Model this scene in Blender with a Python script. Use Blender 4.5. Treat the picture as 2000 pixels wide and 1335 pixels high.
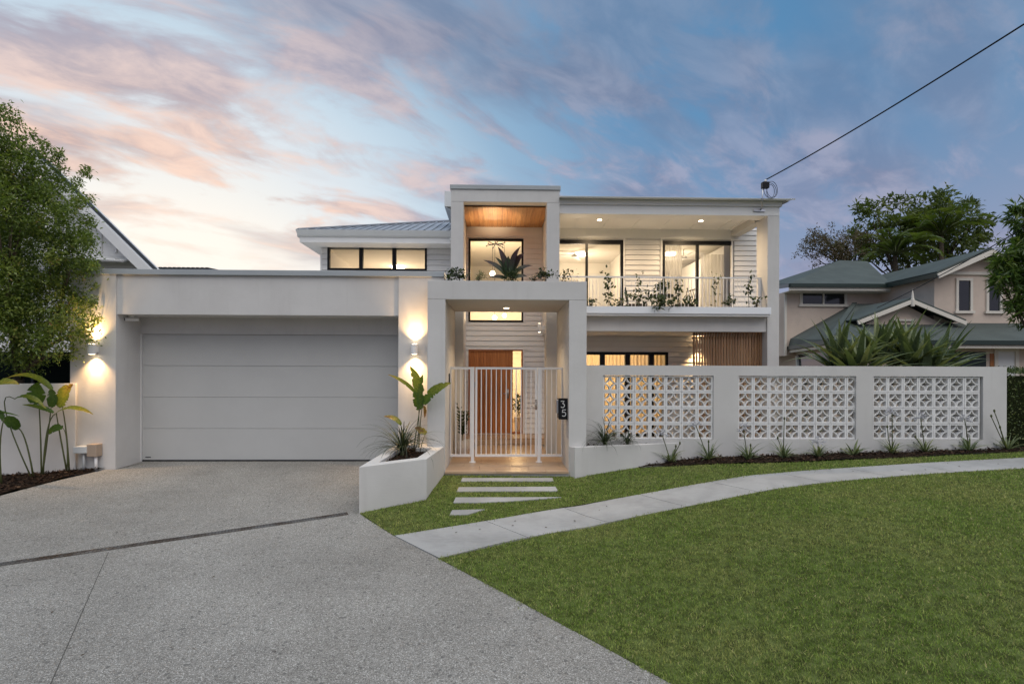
import bpy, bmesh, math, random
import numpy as np
from mathutils import Vector, Matrix

for o in list(bpy.data.objects):
    bpy.data.objects.remove(o, do_unlink=True)
SC = bpy.context.scene
COL = SC.collection
rnd = random.Random(7)
rng = np.random.default_rng(7)
R = math.radians

# ------------------------------------------------------------------ camera
F_PX, CX, HY = 1000.0, 1000.0, 722.0            # focal length, optical centre x, horizon y in photo pixels
EYE = Vector((0.0, 0.0, 1.8))
YAW, ROLL = R(1.37), 0.0035
_f = Vector((math.sin(YAW), math.cos(YAW), 0))
_r0 = Vector((math.cos(YAW), -math.sin(YAW), 0))
_u0 = Vector((0, 0, 1))
_r = _r0 * math.cos(ROLL) + _u0 * math.sin(ROLL)
_u = -_r0 * math.sin(ROLL) + _u0 * math.cos(ROLL)
cam = bpy.data.cameras.new('camera')
cam.sensor_width = 36.0
cam.lens = 36.0 * F_PX / 2000.0
cam.shift_y = (HY - 667.5) / 2000.0
cam.clip_start = 0.05
cam.clip_end = 2000.0
camo = bpy.data.objects.new('camera', cam)
COL.objects.link(camo)
M = Matrix((( _r.x, _u.x, -_f.x, EYE.x), (_r.y, _u.y, -_f.y, EYE.y), (_r.z, _u.z, -_f.z, EYE.z), (0, 0, 0, 1)))
camo.matrix_world = M
SC.camera = camo

# ------------------------------------------------------------------ view, world, sun
SC.view_settings.view_transform = 'Standard'
SC.view_settings.look = 'None'
SC.view_settings.exposure = 0.12
SC.view_settings.gamma = 1.0
SC.view_settings.use_curve_mapping = False
SC.cycles.use_denoising = True
SC.cycles.max_bounces = 8
SC.cycles.transparent_max_bounces = 16
SC.cycles.sample_clamp_indirect = 4.0
SC.cycles.caustics_reflective = False
SC.cycles.caustics_refractive = False


class NT:
    """tiny helper to wire shader nodes"""
    def __init__(s, tree):
        s.t = tree; s.l = tree.links
    def set(s, node, k, v):
        inp = node.inputs[k]
        if isinstance(v, bpy.types.NodeSocket):
            s.l.new(v, inp)
        else:
            inp.default_value = v
    def n(s, typ, ins=None, **attr):
        nd = s.t.nodes.new(typ)
        for k, v in attr.items():
            setattr(nd, k, v)
        for k, v in (ins or {}).items():
            s.set(nd, k, v)
        return nd
    def m(s, op, a, b=0.0, c=0.0, clamp=False):
        nd = s.t.nodes.new('ShaderNodeMath'); nd.operation = op; nd.use_clamp = clamp
        s.set(nd, 0, a); s.set(nd, 1, b); s.set(nd, 2, c)
        return nd.outputs[0]
    def vm(s, op, a, b=(0, 0, 0)):
        nd = s.t.nodes.new('ShaderNodeVectorMath'); nd.operation = op
        s.set(nd, 0, a); s.set(nd, 1, b)
        return nd.outputs['Value'] if op in ('DOT_PRODUCT', 'LENGTH') else nd.outputs[0]
    def mix(s, f, a, b, blend='MIX'):
        nd = s.t.nodes.new('ShaderNodeMix'); nd.data_type = 'RGBA'; nd.blend_type = blend
        def c(v):
            return v if isinstance(v, bpy.types.NodeSocket) else (*v[:3], 1.0)
        s.set(nd, 0, f); s.set(nd, 6, c(a)); s.set(nd, 7, c(b))
        return nd.outputs[2]
    def ramp(s, f, stops, interp='LINEAR'):
        nd = s.t.nodes.new('ShaderNodeValToRGB'); cr = nd.color_ramp; cr.interpolation = interp
        while len(cr.elements) < len(stops):
            cr.elements.new(0.5)
        for e, (p, c) in zip(cr.elements, stops):
            e.position = p
            e.color = (c, c, c, 1) if isinstance(c, (int, float)) else (*c[:3], 1)
        s.set(nd, 0, f)
        return nd.outputs[0]
    def smooth(s, v, a, b):
        nd = s.t.nodes.new('ShaderNodeMapRange'); nd.interpolation_type = 'SMOOTHSTEP'
        s.set(nd, 0, v); s.set(nd, 1, a); s.set(nd, 2, b); s.set(nd, 3, 0.0); s.set(nd, 4, 1.0)
        return nd.outputs[0]
    def noise(s, vec, scale, detail=4, rough=0.5, dist=0.0):
        nd = s.t.nodes.new('ShaderNodeTexNoise')
        s.set(nd, 'Vector', vec); s.set(nd, 'Scale', scale); s.set(nd, 'Detail', detail)
        s.set(nd, 'Roughness', rough); s.set(nd, 'Distortion', dist)
        return nd.outputs[0]


SUN_AZ, SUN_EL = R(-32), R(1.0)                 # the sun has just set behind the house, to the left
W = bpy.data.worlds.new('World')
SC.world = W
W.use_nodes = True
W.node_tree.nodes.clear()
g = NT(W.node_tree)
tc = g.n('ShaderNodeTexCoord')
d = tc.outputs['Generated']
sep = g.n('ShaderNodeSeparateXYZ', {0: d})
dx, dy, dz = sep.outputs
el = g.m('MAXIMUM', dz, 0.0)
gd = Vector((math.sin(SUN_AZ), math.cos(SUN_AZ), 0.13)).normalized()
dg = g.m('SUBTRACT', g.vm('DOT_PRODUCT', d, tuple(gd)), g.m('MULTIPLY', g.m('MAXIMUM', g.m('SUBTRACT', el, .22), 0.0), .15))
# clear dusk sky: cream round the set sun, through pale blue, to a deeper blue away from it
sky = g.ramp(g.m('MULTIPLY_ADD', dg, 0.5, 0.5), [
    (0.0, (.19, .25, .37)), (0.45, (.16, .28, .44)), (0.70, (.088, .225, .41)), (0.83, (.115, .27, .465)),
    (0.90, (.27, .42, .58)), (0.945, (.52, .64, .74)), (0.972, (.70, .75, .79)), (1.0, (.92, .88, .80))])
# a mauve belt low down away from the sun
belt = g.m('MULTIPLY', g.smooth(el, 0.46, 0.02), g.smooth(dg, 0.93, 0.55))
sky = g.mix(g.m('MULTIPLY', belt, 0.72), sky, (.40, .37, .48))
nish = g.n('ShaderNodeTexSky', sky_type='NISHITA', sun_disc=False, sun_elevation=SUN_EL, sun_rotation=SUN_AZ)
sky = g.mix(1.0, sky, g.mix(1.0, nish.outputs[0], (.012, .012, .012), 'MULTIPLY'), 'ADD')
# clouds on a flat layer, streaked along one wind direction
inv = g.m('DIVIDE', 1.0, g.m('ADD', el, 0.26))
pl = g.n('ShaderNodeCombineXYZ', {0: g.m('MULTIPLY', dx, inv), 1: g.m('MULTIPLY', dy, inv), 2: 0.0}).outputs[0]
def streak(ang, sx, sy, off):
    ro = g.n('ShaderNodeMapping', {0: pl, 2: (0, 0, R(ang))})
    mp = g.n('ShaderNodeMapping', {0: ro.outputs[0], 1: off, 3: (sx, sy, 1)})
    return mp.outputs[0]
near = g.smooth(dg, 0.45, 0.97)
c_big = g.noise(streak(-32, .9, 2.6, (8.6, 11.1, 0)), 1.0, 7, .50, .35)
c_mid = g.noise(streak(-34, 1.7, 3.3, (4.7, 9.6, 0)), 1.05, 9, .57, .55)
c_fin = g.noise(streak(-36, 3.0, 5.6, (5.3, 11.2, 0)), 1.35, 9, .60, .45)
fld = g.m('ADD', g.m('MULTIPLY', c_mid, .72), g.m('MULTIPLY', c_fin, .28))
m_big = g.m('MULTIPLY', g.smooth(c_big, .47, .64), g.m('MULTIPLY_ADD', g.smooth(dg, .45, .85), .35, .5))
m_mid = g.m('MULTIPLY', g.smooth(fld, g.m('MULTIPLY_ADD', g.smooth(dg, .70, .92), -.025, .485), .585), g.m('MULTIPLY_ADD', g.smooth(dg, .5, .85), .35, .5))
shade = g.smooth(c_fin, .35, .68)
far_c = g.mix(shade, (.215, .225, .34), (.42, .40, .51))
top_c = g.mix(shade, (.15, .20, .315), (.25, .29, .40))
hot_c = g.mix(shade, (.50, .37, .36), (.92, .64, .51))
warm_c = g.mix(shade, (.36, .33, .41), (.70, .55, .53))
cl = g.mix(g.smooth(el, .30, .55), far_c, top_c)
cl = g.mix(g.smooth(dg, .72, .92), cl, warm_c)
cl = g.mix(g.m('MULTIPLY', g.smooth(dg, .88, .97), g.smooth(el, .62, .34)), cl, hot_c)
sky = g.mix(m_big, sky, g.mix(.45, cl, top_c))
sky = g.mix(m_mid, sky, cl)
# glow bleeding through close to the horizon below the clouds
glow = g.m('MULTIPLY', g.smooth(dg, .955, 1.0), g.smooth(el, .34, .14))
sky = g.mix(g.m('MULTIPLY', glow, .7), sky, (.98, .91, .82))
sky = g.mix(g.smooth(dz, 0.0, -0.04), sky, (.10, .10, .09))
bg = g.n('ShaderNodeBackground', {0: sky, 1: 1.0})
out = g.n('ShaderNodeOutputWorld', {0: bg.outputs[0]})

# soft light of the whole dusk sky in front of the house (very wide sun, next to shadowless)
sun = bpy.data.lights.new('sun', 'SUN')
sun.energy = 2.3
sun.angle = R(80)
sun.color = (1.0, .945, .875)
suno = bpy.data.objects.new('sun', sun)
COL.objects.link(suno)
suno.rotation_euler = Vector((-0.15, 0.42, -0.88)).to_track_quat('-Z', 'Y').to_euler()

# ------------------------------------------------------------------ pixels of the photograph -> places
def ray(px, py):
    a = (px - CX) / F_PX; b = -(py - HY) / F_PX
    return _f + _r * a + _u * b
def P(px, py, D):
    """point on the plane y = D seen at that pixel"""
    d = ray(px, py)
    return EYE + d * (D / d.y)
def xs(px, D, py=722):
    return P(px, py, D).x
def zs(px, py, D):
    return P(px, py, D).z
_bx = [-14, -2, 0, 1.2, 2.4, 4.0, 6.5, 9.5, 14]
_bz = [-.03, -.03, -.05, -.07, .02, .155, .225, .30, .36]
def gz(x, y):
    """height of the ground: it falls gently to the street and rises to the right"""
    b = float(np.interp(x, _bx, _bz)); k = float(np.interp(x, [0.5, 5], [.08, .045])); k2 = float(np.interp(x, [0.5, 5], [.045, .035]))
    z = b
    if y < 9.4: z -= k * (9.4 - max(y, 7.0))
    if y < 7.0: z -= k2 * (7.0 - max(y, -6.0))
    if y > 9.4: z += .04 * (min(y, 10.1) - 9.4) if x < 0 else 0
    return z
def G(px, py):
    """point of the ground seen at that pixel"""
    d = ray(px, py); z = -.05
    for _ in range(60):
        t = (z - EYE.z) / d.z
        p = EYE + d * t
        z = .5 * z + .5 * gz(p.x, p.y)
    return Vector((p.x, p.y, gz(p.x, p.y)))

# ------------------------------------------------------------------ mesh building
class MB:
    def __init__(s):
        s.v = []; s.f = []; s.var = []; s.cur = 0.5
    def add(s, vs, fs):
        n = len(s.v)
        s.v += [tuple(v) for v in vs]; s.var += [s.cur] * len(vs)
        s.f += [tuple(i + n for i in f) for f in fs]
        return s
    def box(s, x0, x1, y0, y1, z0, z1):
        return s.add([(x0, y0, z0), (x1, y0, z0), (x1, y1, z0), (x0, y1, z0), (x0, y0, z1), (x1, y0, z1), (x1, y1, z1), (x0, y1, z1)],
                     [(3, 2, 1, 0), (4, 5, 6, 7), (0, 1, 5, 4), (1, 2, 6, 5), (2, 3, 7, 6), (3, 0, 4, 7)])
    def prism(s, poly, z0, z1):
        """vertical prism on a ccw plan polygon; z0 may be a list"""
        n = len(poly); z0 = z0 if isinstance(z0, (list, tuple)) else [z0] * n; z1 = z1 if isinstance(z1, (list, tuple)) else [z1] * n
        vs = [(p[0], p[1], a) for p, a in zip(poly, z0)] + [(p[0], p[1], a) for p, a in zip(poly, z1)]
        return s.add(vs, [tuple(reversed(range(n))), tuple(range(n, 2 * n))] + [(i, (i + 1) % n, n + (i + 1) % n, n + i) for i in range(n)])
    def slab(s, pts, thick):
        """polygon in space given thickness along its normal"""
        p = [Vector(q) for q in pts]; nrm = Vector((0, 0, 0))
        for i in range(len(p)):
            nrm += (p[i] - p[0]).cross(p[(i + 1) % len(p)] - p[0])
        nrm.normalize(); n = len(p)
        vs = p + [q - nrm * thick for q in p]
        return s.add(vs, [tuple(range(n)), tuple(reversed(range(n, 2 * n)))] + [(i, n + i, n + (i + 1) % n, (i + 1) % n) for i in range(n)])
    def beam(s, a, b, w, h, up=(0, 0, 1)):
        a = Vector(a); b = Vector(b); d = (b - a).normalized(); u = Vector(up)
        r = d.cross(u).normalized(); u = r.cross(d).normalized()
        vs = []
        for q in (a, b):
            for i, j in ((-1, -1), (1, -1), (1, 1), (-1, 1)):
                vs.append(q + r * (i * w / 2) + u * (j * h / 2))
        return s.add(vs, [(3, 2, 1, 0), (4, 5, 6, 7), (0, 1, 5, 4), (1, 2, 6, 5), (2, 3, 7, 6), (3, 0, 4, 7)])
    def tube(s, pts, rad, n=8, caps=True):
        pts = [Vector(p) for p in pts]; m = len(pts)
        rad = rad if isinstance(rad, (list, tuple)) else [rad] * m
        vs = []; fs = []; prev = None
        for i, p in enumerate(pts):
            d = (pts[min(i + 1, m - 1)] - pts[max(i - 1, 0)]).normalized()
            a = Vector((0, 0, 1)) if prev is None else prev
            if abs(d.dot(a)) > .98: a = Vector((1, 0, 0))
            r = d.cross(a).normalized(); u = r.cross(d).normalized(); prev = u
            for k in range(n):
                t = 2 * math.pi * k / n
                vs.append(p + (r * math.cos(t) + u * math.sin(t)) * rad[i])
        for i in range(m - 1):
            for k in range(n):
                fs.append((i * n + k, i * n + (k + 1) % n, (i + 1) * n + (k + 1) % n, (i + 1) * n + k))
        if caps:
            fs += [tuple(reversed(range(n))), tuple(range((m - 1) * n, m * n))]
        return s.add(vs, fs)
    def lathe(s, prof, c, n=20):
        """prof: list of (r, z) from bottom to top round the vertical through c"""
        vs = []; fs = []; m = len(prof)
        for r, z in prof:
            for k in range(n):
                t = 2 * math.pi * k / n
                vs.append((c[0] + r * math.cos(t), c[1] + r * math.sin(t), c[2] + z))
        for i in range(m - 1):
            for k in range(n):
                fs.append((i * n + k, i * n + (k + 1) % n, (i + 1) * n + (k + 1) % n, (i + 1) * n + k))
        fs += [tuple(reversed(range(n))), tuple(range((m - 1) * n, m * n))]
        return s.add(vs, fs)
    def strap(s, base, az, length, el0, droop, width, segs=6, fold=.25, twist=0.0, wprof=None):
        """arching strap leaf with a folded midrib"""
        p = Vector(base); e = el0; a = az; vs = []; fs = []
        st = length / segs
        for i in range(segs + 1):
            t = i / segs
            d = Vector((math.cos(a) * math.cos(e), math.sin(a) * math.cos(e), math.sin(e)))
            side = Vector((-math.sin(a), math.cos(a), 0))
            nrm = side.cross(d)
            w = width * (wprof(t) if wprof else max(.03, (1 - t ** 2.2)) * min(1, .55 + t * 2))
            c = p
            vs += [c - side * w * .5 + nrm * w * -fold, c, c + side * w * .5 + nrm * w * -fold] if fold < 0 else \
                  [c - side * w * .5 + nrm * w * fold, c, c + side * w * .5 + nrm * w * fold]
            p = p + d * st
            e -= droop / segs * (0.5 + t); a += twist / segs
        for i in range(segs):
            k = i * 3
            fs += [(k, k + 1, k + 4, k + 3), (k + 1, k + 2, k + 5, k + 4)]
        return s.add(vs, fs)

WL = {}                                          # world position of each object's origin
def finish(o, parent, label, cat, group, kind):
    if label: o['label'] = label
    if cat: o['category'] = cat
    if group: o['group'] = group
    if kind: o['kind'] = kind
    return o
def mesh_of(mb, name, mat, origin, smooth=False):
    me = bpy.data.meshes.new(name)
    V = np.array(mb.v, dtype=np.float64) - np.array(origin)
    me.from_pydata(V.tolist(), [], mb.f)
    if len(set(mb.var)) > 1:
        at = me.attributes.new('var', 'FLOAT', 'POINT'); at.data.foreach_set('value', np.array(mb.var, dtype=np.float32))
    if smooth:
        me.polygons.foreach_set('use_smooth', [True] * len(me.polygons))
    if mat: me.materials.append(mat)
    me.update()
    return me
def build(mb, name, mat, parent=None, label=None, cat=None, group=None, kind=None, smooth=False, bevel=0, recalc=True):
    V = np.array(mb.v)
    lo, hi = V.min(0), V.max(0)
    c = (lo + hi) / 2
    if parent is None: c[2] = lo[2]
    me = mesh_of(mb, name, mat, c, smooth)
    if recalc:
        bm = bmesh.new(); bm.from_mesh(me); bmesh.ops.recalc_face_normals(bm, faces=bm.faces); bm.to_mesh(me); bm.free()
    o = bpy.data.objects.new(name, me)
    COL.objects.link(o)
    wl = Vector(c); WL[o] = wl
    if parent is not None:
        o.parent = parent; o.location = wl - WL[parent]
    else:
        o.location = wl
    if bevel:
        b = o.modifiers.new('bevel', 'BEVEL'); b.width = bevel; b.segments = 2; b.limit_method = 'ANGLE'; b.angle_limit = R(40)
    return finish(o, parent, label, cat, group, kind)
def place(me, name, loc, parent=None, scale=None, rot=None, **k):
    """an object on shared mesh data"""
    o = bpy.data.objects.new(name, me); COL.objects.link(o)
    wl = Vector(loc); WL[o] = wl
    o.location = wl - WL[parent] if parent is not None else wl
    if parent is not None: o.parent = parent
    if scale: o.scale = scale
    if rot: o.rotation_euler = rot
    return finish(o, parent, k.get('label'), k.get('cat'), k.get('group'), k.get('kind'))
def thing(name, loc, label, cat, group=None, kind=None):
    o = bpy.data.objects.new(name, None); COL.objects.link(o)
    o.empty_display_size = .2
    o.location = Vector(loc); WL[o] = Vector(loc)
    return finish(o, None, label, cat, group, kind)
def lamp(kind, name, loc, parent, energy, color, **k):
    l = bpy.data.lights.new(name, kind); l.energy = energy; l.color = color
    for a, b in k.items():
        if a != 'aim': setattr(l, a, b)
    o = bpy.data.objects.new(name, l); COL.objects.link(o)
    o.parent = parent; o.location = Vector(loc) - WL[parent]
    if 'aim' in k:
        o.rotation_euler = Vector(k['aim']).to_track_quat('-Z', 'Y').to_euler()
    return o
def np_mesh(name, V, Fq, mat, var=None, parent=None, smooth=False, **k):
    """fast mesh from numpy verts and equal-sided faces"""
    V = np.asarray(V, dtype=np.float32); Fq = np.asarray(Fq, dtype=np.int32)
    lo, hi = V.min(0), V.max(0); c = (lo + hi) / 2
    if parent is None: c[2] = lo[2]
    V = V - c
    me = bpy.data.meshes.new(name); n, kk = Fq.shape
    me.vertices.add(len(V)); me.vertices.foreach_set('co', V.ravel())
    me.loops.add(n * kk); me.loops.foreach_set('vertex_index', Fq.ravel())
    me.polygons.add(n); me.polygons.foreach_set('loop_start', np.arange(0, n * kk, kk, dtype=np.int32))
    me.polygons.foreach_set('loop_total', np.full(n, kk, dtype=np.int32))
    if var is not None:
        at = me.attributes.new('var', 'FLOAT', 'POINT'); at.data.foreach_set('value', np.asarray(var, dtype=np.float32))
    if smooth: me.polygons.foreach_set('use_smooth', np.ones(n, dtype=bool))
    me.update(calc_edges=True)
    me.materials.append(mat)
    o = bpy.data.objects.new(name, me); COL.objects.link(o)
    wl = Vector([float(q) for q in c]); WL[o] = wl
    o.location = wl - WL[parent] if parent is not None else wl
    if parent is not None: o.parent = parent
    return finish(o, parent, k.get('label'), k.get('cat'), k.get('group'), k.get('kind'))
def leaves_np(pos, dirs, nrm, L, Wd, fold=.22):
    """folded lance leaves: 4 verts, 2 triangles each"""
    dirs = dirs / (np.linalg.norm(dirs, axis=1, keepdims=True) + 1e-9)
    side = np.cross(dirs, nrm); side /= (np.linalg.norm(side, axis=1, keepdims=True) + 1e-9)
    up = np.cross(side, dirs)
    L = np.asarray(L)[:, None]; Wd = np.asarray(Wd)[:, None]
    b = pos; t = pos + dirs * L
    mid = pos + dirs * L * .45 + up * Wd * fold
    l = mid - side * Wd * .5; r = mid + side * Wd * .5
    V = np.stack([b, r, t, l], 1).reshape(-1, 3)
    n = len(pos); i = np.arange(n) * 4
    Fc = np.concatenate([np.stack([i, i + 1, i + 2], 1), np.stack([i, i + 2, i + 3], 1)])
    return V, Fc
def unit(n):
    v = rng.normal(size=(n, 3)); return v / np.linalg.norm(v, axis=1, keepdims=True)

# ------------------------------------------------------------------ materials
def mat(name, col, rough=.6, spec=.4, metal=0.0, var=0.0, vscale=3.0, bump=0.0, bscale=80.0, attr=None, sub=0.0, bdetail=3, vcol=None):
    m = bpy.data.materials.new(name); m.use_nodes = True
    t = NT(m.node_tree); m.node_tree.nodes.clear()
    bs = t.n('ShaderNodeBsdfPrincipled'); out = t.n('ShaderNodeOutputMaterial', {0: bs.outputs[0]})
    bs.inputs['Roughness'].default_value = rough; bs.inputs['Specular IOR Level'].default_value = spec; bs.inputs['Metallic'].default_value = metal
    pos = t.n('ShaderNodeNewGeometry').outputs['Position']
    c = (*col, 1)
    if var:
        f = t.noise(pos, vscale, 6, .62)
        dark = vcol or tuple(q * (1 - var) for q in col)
        c = t.mix(t.smooth(f, .36, .66), dark, tuple(min(1, q * (1 + var * .35)) for q in col))
    if attr:
        a = t.n('ShaderNodeAttribute', attribute_name='var').outputs['Fac']
        c = t.ramp(a, attr)
    t.set(bs, 'Base Color', c)
    if sub: 
        t.set(bs, 'Subsurface Weight', 0.0)
    if bump:
        n = t.noise(pos, bscale, bdetail, .6)
        b = t.n('ShaderNodeBump', {'Strength': bump, 'Distance': .01, 'Height': n})
        t.set(bs, 'Normal', b.outputs[0])
    m['_'] = 1
    del m['_']
    return m
def leafmat(name, stops, rough=.45, trans=.35, spec=.35):
    """leaf: diffuse + gloss with some light passing through; colour varies leaf by leaf"""
    m = bpy.data.materials.new(name); m.use_nodes = True
    t = NT(m.node_tree); m.node_tree.nodes.clear()
    a = t.n('ShaderNodeAttribute', attribute_name='var').outputs['Fac']
    c = t.ramp(a, stops)
    pos = t.n('ShaderNodeNewGeometry').outputs['Position']
    c = t.mix(t.smooth(t.noise(pos, 34, 4, .65), .32, .70), t.mix(1.0, c, (.66, .70, .62), 'MULTIPLY'), t.mix(1.0, c, (1.18, 1.14, 1.1), 'MULTIPLY'))
    bs = t.n('ShaderNodeBsdfPrincipled', {'Base Color': c, 'Roughness': rough, 'Specular IOR Level': spec})
    tr = t.n('ShaderNodeBsdfTranslucent', {0: t.mix(1.0, c, (1.25, 1.3, .55), 'MULTIPLY')})
    mx = t.n('ShaderNodeMixShader', {0: trans, 1: bs.outputs[0], 2: tr.outputs[0]})
    t.n('ShaderNodeOutputMaterial', {0: mx.outputs[0]})
    return m
def emat(name, col, s):
    m = bpy.data.materials.new(name); m.use_nodes = True
    t = NT(m.node_tree); m.node_tree.nodes.clear()
    e = t.n('ShaderNodeEmission', {0: (*col, 1), 1: s}); t.n('ShaderNodeOutputMaterial', {0: e.outputs[0]})
    return m
def glassmat(name, tint=(.97, .98, .97), refl=1.0, wave=0.0):
    m = bpy.data.materials.new(name); m.use_nodes = True
    t = NT(m.node_tree); m.node_tree.nodes.clear()
    fr = t.n('ShaderNodeFresnel', {0: 1.5})
    gl = t.n('ShaderNodeBsdfGlossy', {0: (1, 1, 1, 1), 'Roughness': 0.0})
    if wave:
        pos = t.n('ShaderNodeNewGeometry').outputs['Position']
        b = t.n('ShaderNodeBump', {'Strength': wave, 'Distance': .02, 'Height': t.noise(pos, 3.0, 2, .5)})
        t.set(fr, 'Normal', b.outputs[0]); t.set(gl, 'Normal', b.outputs[0])
    tr = t.n('ShaderNodeBsdfTransparent', {0: (*tint, 1)})
    mx = t.n('ShaderNodeMixShader', {0: t.m('MULTIPLY', fr.outputs[0], refl * 1.6, clamp=True), 1: tr.outputs[0], 2: gl.outputs[0]})
    t.n('ShaderNodeOutputMaterial', {0: mx.outputs[0]})
    return m

MT = {}
def stuccomat():
    m = bpy.data.materials.new('white_render'); m.use_nodes = True
    t = NT(m.node_tree); m.node_tree.nodes.clear()
    pos = t.n('ShaderNodeNewGeometry').outputs['Position']
    a = t.noise(pos, .9, 6, .62); b = t.noise(t.n('ShaderNodeMapping', {0: pos, 3: (7, 7, .55)}).outputs[0], 1.0, 5, .6)
    c = t.mix(t.smooth(a, .34, .68), (.575, .556, .53), (.63, .612, .585))
    c = t.mix(t.m('MULTIPLY', t.smooth(b, .52, .74), .22), c, (.48, .46, .43))
    tr = t.noise(t.n('ShaderNodeMapping', {0: pos, 2: (0, R(35), 0), 3: (6, 6, 26)}).outputs[0], 1.0, 5, .6, 1.2)
    gr = t.noise(pos, 130, 3, .6)
    h = t.m('ADD', t.m('MULTIPLY', tr, .7), t.m('MULTIPLY', gr, .35))
    bs = t.n('ShaderNodeBsdfPrincipled', {'Base Color': c, 'Roughness': .78, 'Specular IOR Level': .2})
    bm_ = t.n('ShaderNodeBump', {'Strength': .22, 'Distance': .012, 'Height': h}); t.set(bs, 'Normal', bm_.outputs[0])
    t.n('ShaderNodeOutputMaterial', {0: bs.outputs[0]})
    return m
MT['stucco'] = stuccomat()
MT['board'] = mat('white_weatherboard', (.77, .755, .73), .5, .35, var=.03, vscale=2.0)
MT['trim'] = mat('white_trim', (.77, .76, .74), .45, .4, var=.02, vscale=2.5)
MT['cap'] = mat('pale_grey_metal_capping', (.37, .395, .405), .42, .45, var=.05, vscale=2.5)
MT['gutter'] = mat('white_metal_gutter', (.64, .65, .635), .32, .5, var=.03, vscale=2)
MT['gate'] = mat('white_powdercoat', (.82, .80, .775), .4, .45)
MT['black'] = mat('black_window_frame', (.010, .010, .011), .4, .2)
MT['darkmetal'] = mat('dark_metal', (.03, .032, .035), .45, .5, metal=.3)
MT['steel'] = mat('brushed_steel', (.55, .55, .55), .3, .5, metal=1.0)
MT['garage'] = mat('pale_grey_door_panel', (.50, .495, .475), .5, .3, var=.03, vscale=1.3, bump=.05, bscale=240)
MT['ceil'] = mat('painted_ceiling', (.80, .785, .76), .7, .2)
MT['room'] = mat('room_plaster', (.80, .77, .71), .8, .2)
MT['floorboard'] = mat('room_floor', (.32, .22, .13), .5, .3, var=.3, vscale=5)
MT['soil'] = mat('dark_soil', (.028, .018, .012), .9, .1, var=.5, vscale=25, bump=.6, bscale=60)
MT['glass'] = glassmat('window_glass', wave=.05)
MT['bulb'] = emat('lit_bulb', (1.0, .80, .52), 14.0)
MT['pink'] = mat('pink_render', (.66, .535, .44), .8, .2, var=.09, vscale=1.2, bump=.1, bscale=40)
MT['cream'] = mat('cream_trim', (.72, .66, .57), .6, .3)
MT['pot'] = mat('pale_stone_pot', (.62, .58, .53), .8, .2, var=.1, vscale=14)
MT['bluewhite'] = mat('white_steel_trough', (.82, .83, .84), .4, .4)

def planked(name, c0, c1, c2, axis, pitch, rough=.4):
    """timber: grain stretched along one axis, tint per plank from position"""
    m = bpy.data.materials.new(name); m.use_nodes = True
    t = NT(m.node_tree); m.node_tree.nodes.clear()
    pos = t.n('ShaderNodeNewGeometry').outputs['Position']
    sc = [42, 42, 42]; sc[axis] = 1.6
    mp = t.n('ShaderNodeMapping', {0: pos, 3: tuple(sc)}).outputs[0]
    gr = t.noise(mp, 1.0, 6, .65, .6)
    inf = t.n('ShaderNodeObjectInfo').outputs['Random']
    base = t.ramp(inf, [(0, c0), (.5, c1), (1, c2)])
    c = t.mix(t.smooth(gr, .3, .72), t.mix(1.0, base, (.62, .56, .5), 'MULTIPLY'), base)
    bs = t.n('ShaderNodeBsdfPrincipled', {'Base Color': c, 'Roughness': rough, 'Specular IOR Level': .35})
    b = t.n('ShaderNodeBump', {'Strength': .15, 'Distance': .004, 'Height': gr}); t.set(bs, 'Normal', b.outputs[0])
    t.n('ShaderNodeOutputMaterial', {0: bs.outputs[0]})
    return m
MT['doorwood'] = planked('door_timber', (.52, .20, .062), (.60, .24, .078), (.47, .175, .054), 2, .1)
MT['soffitwood'] = planked('soffit_timber', (.46, .22, .085), (.55, .29, .12), (.38, .17, .06), 1, .1, .45)
MT['screenwood'] = planked('screen_timber', (.30, .17, .09), (.36, .21, .115), (.26, .145, .075), 2, .1, .55)
MT['tile'] = planked('porch_tile', (.52, .37, .25), (.58, .43, .30), (.47, .33, .22), 0, .1, .32)

def aggregate():
    m = bpy.data.materials.new('exposed_aggregate'); m.use_nodes = True
    t = NT(m.node_tree); m.node_tree.nodes.clear()
    pos = t.n('ShaderNodeNewGeometry').outputs['Position']
    vo = t.n('ShaderNodeTexVoronoi', {'Vector': pos, 'Scale': 150.0})
    h = t.n('ShaderNodeSeparateColor', {0: vo.outputs['Color']}).outputs[0]
    vo2 = t.n('ShaderNodeTexVoronoi', {'Vector': pos, 'Scale': 46.0})
    h2 = t.n('ShaderNodeSeparateColor', {0: vo2.outputs['Color']}).outputs[1]
    stone = t.ramp(h, [(0, (.12, .11, .095)), (.22, (.24, .225, .2)), (.6, (.345, .328, .293)), (.86, (.43, .41, .372)), (1, (.68, .66, .615))])
    stone = t.mix(t.smooth(h2, .965, .995), stone, (.16, .153, .14))
    edge = t.smooth(vo.outputs['Distance'], .42, .75)
    c = t.mix(t.m('MULTIPLY', edge, .4), stone, (.20, .193, .18))
    big = t.noise(pos, .55, 5, .6)
    mid = t.noise(t.n('ShaderNodeMapping', {0: pos, 2: (0, 0, R(-15)), 3: (.7, 2.2, 1)}).outputs[0], 1.3, 6, .65)
    c = t.mix(t.smooth(big, .35, .68), t.mix(1.0, c, (.80, .795, .79), 'MULTIPLY'), c)
    c = t.mix(t.m('MULTIPLY', t.smooth(mid, .50, .70), .3), c, t.mix(1.0, c, (.62, .62, .63), 'MULTIPLY'))
    bs = t.n('ShaderNodeBsdfPrincipled', {'Base Color': c, 'Roughness': .72, 'Specular IOR Level': .35})
    b = t.n('ShaderNodeBump', {'Strength': .55, 'Distance': .004, 'Height': vo.outputs['Distance']}); b.invert = True
    t.set(bs, 'Normal', b.outputs[0])
    t.n('ShaderNodeOutputMaterial', {0: bs.outputs[0]})
    return m
MT['aggregate'] = aggregate()
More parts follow.
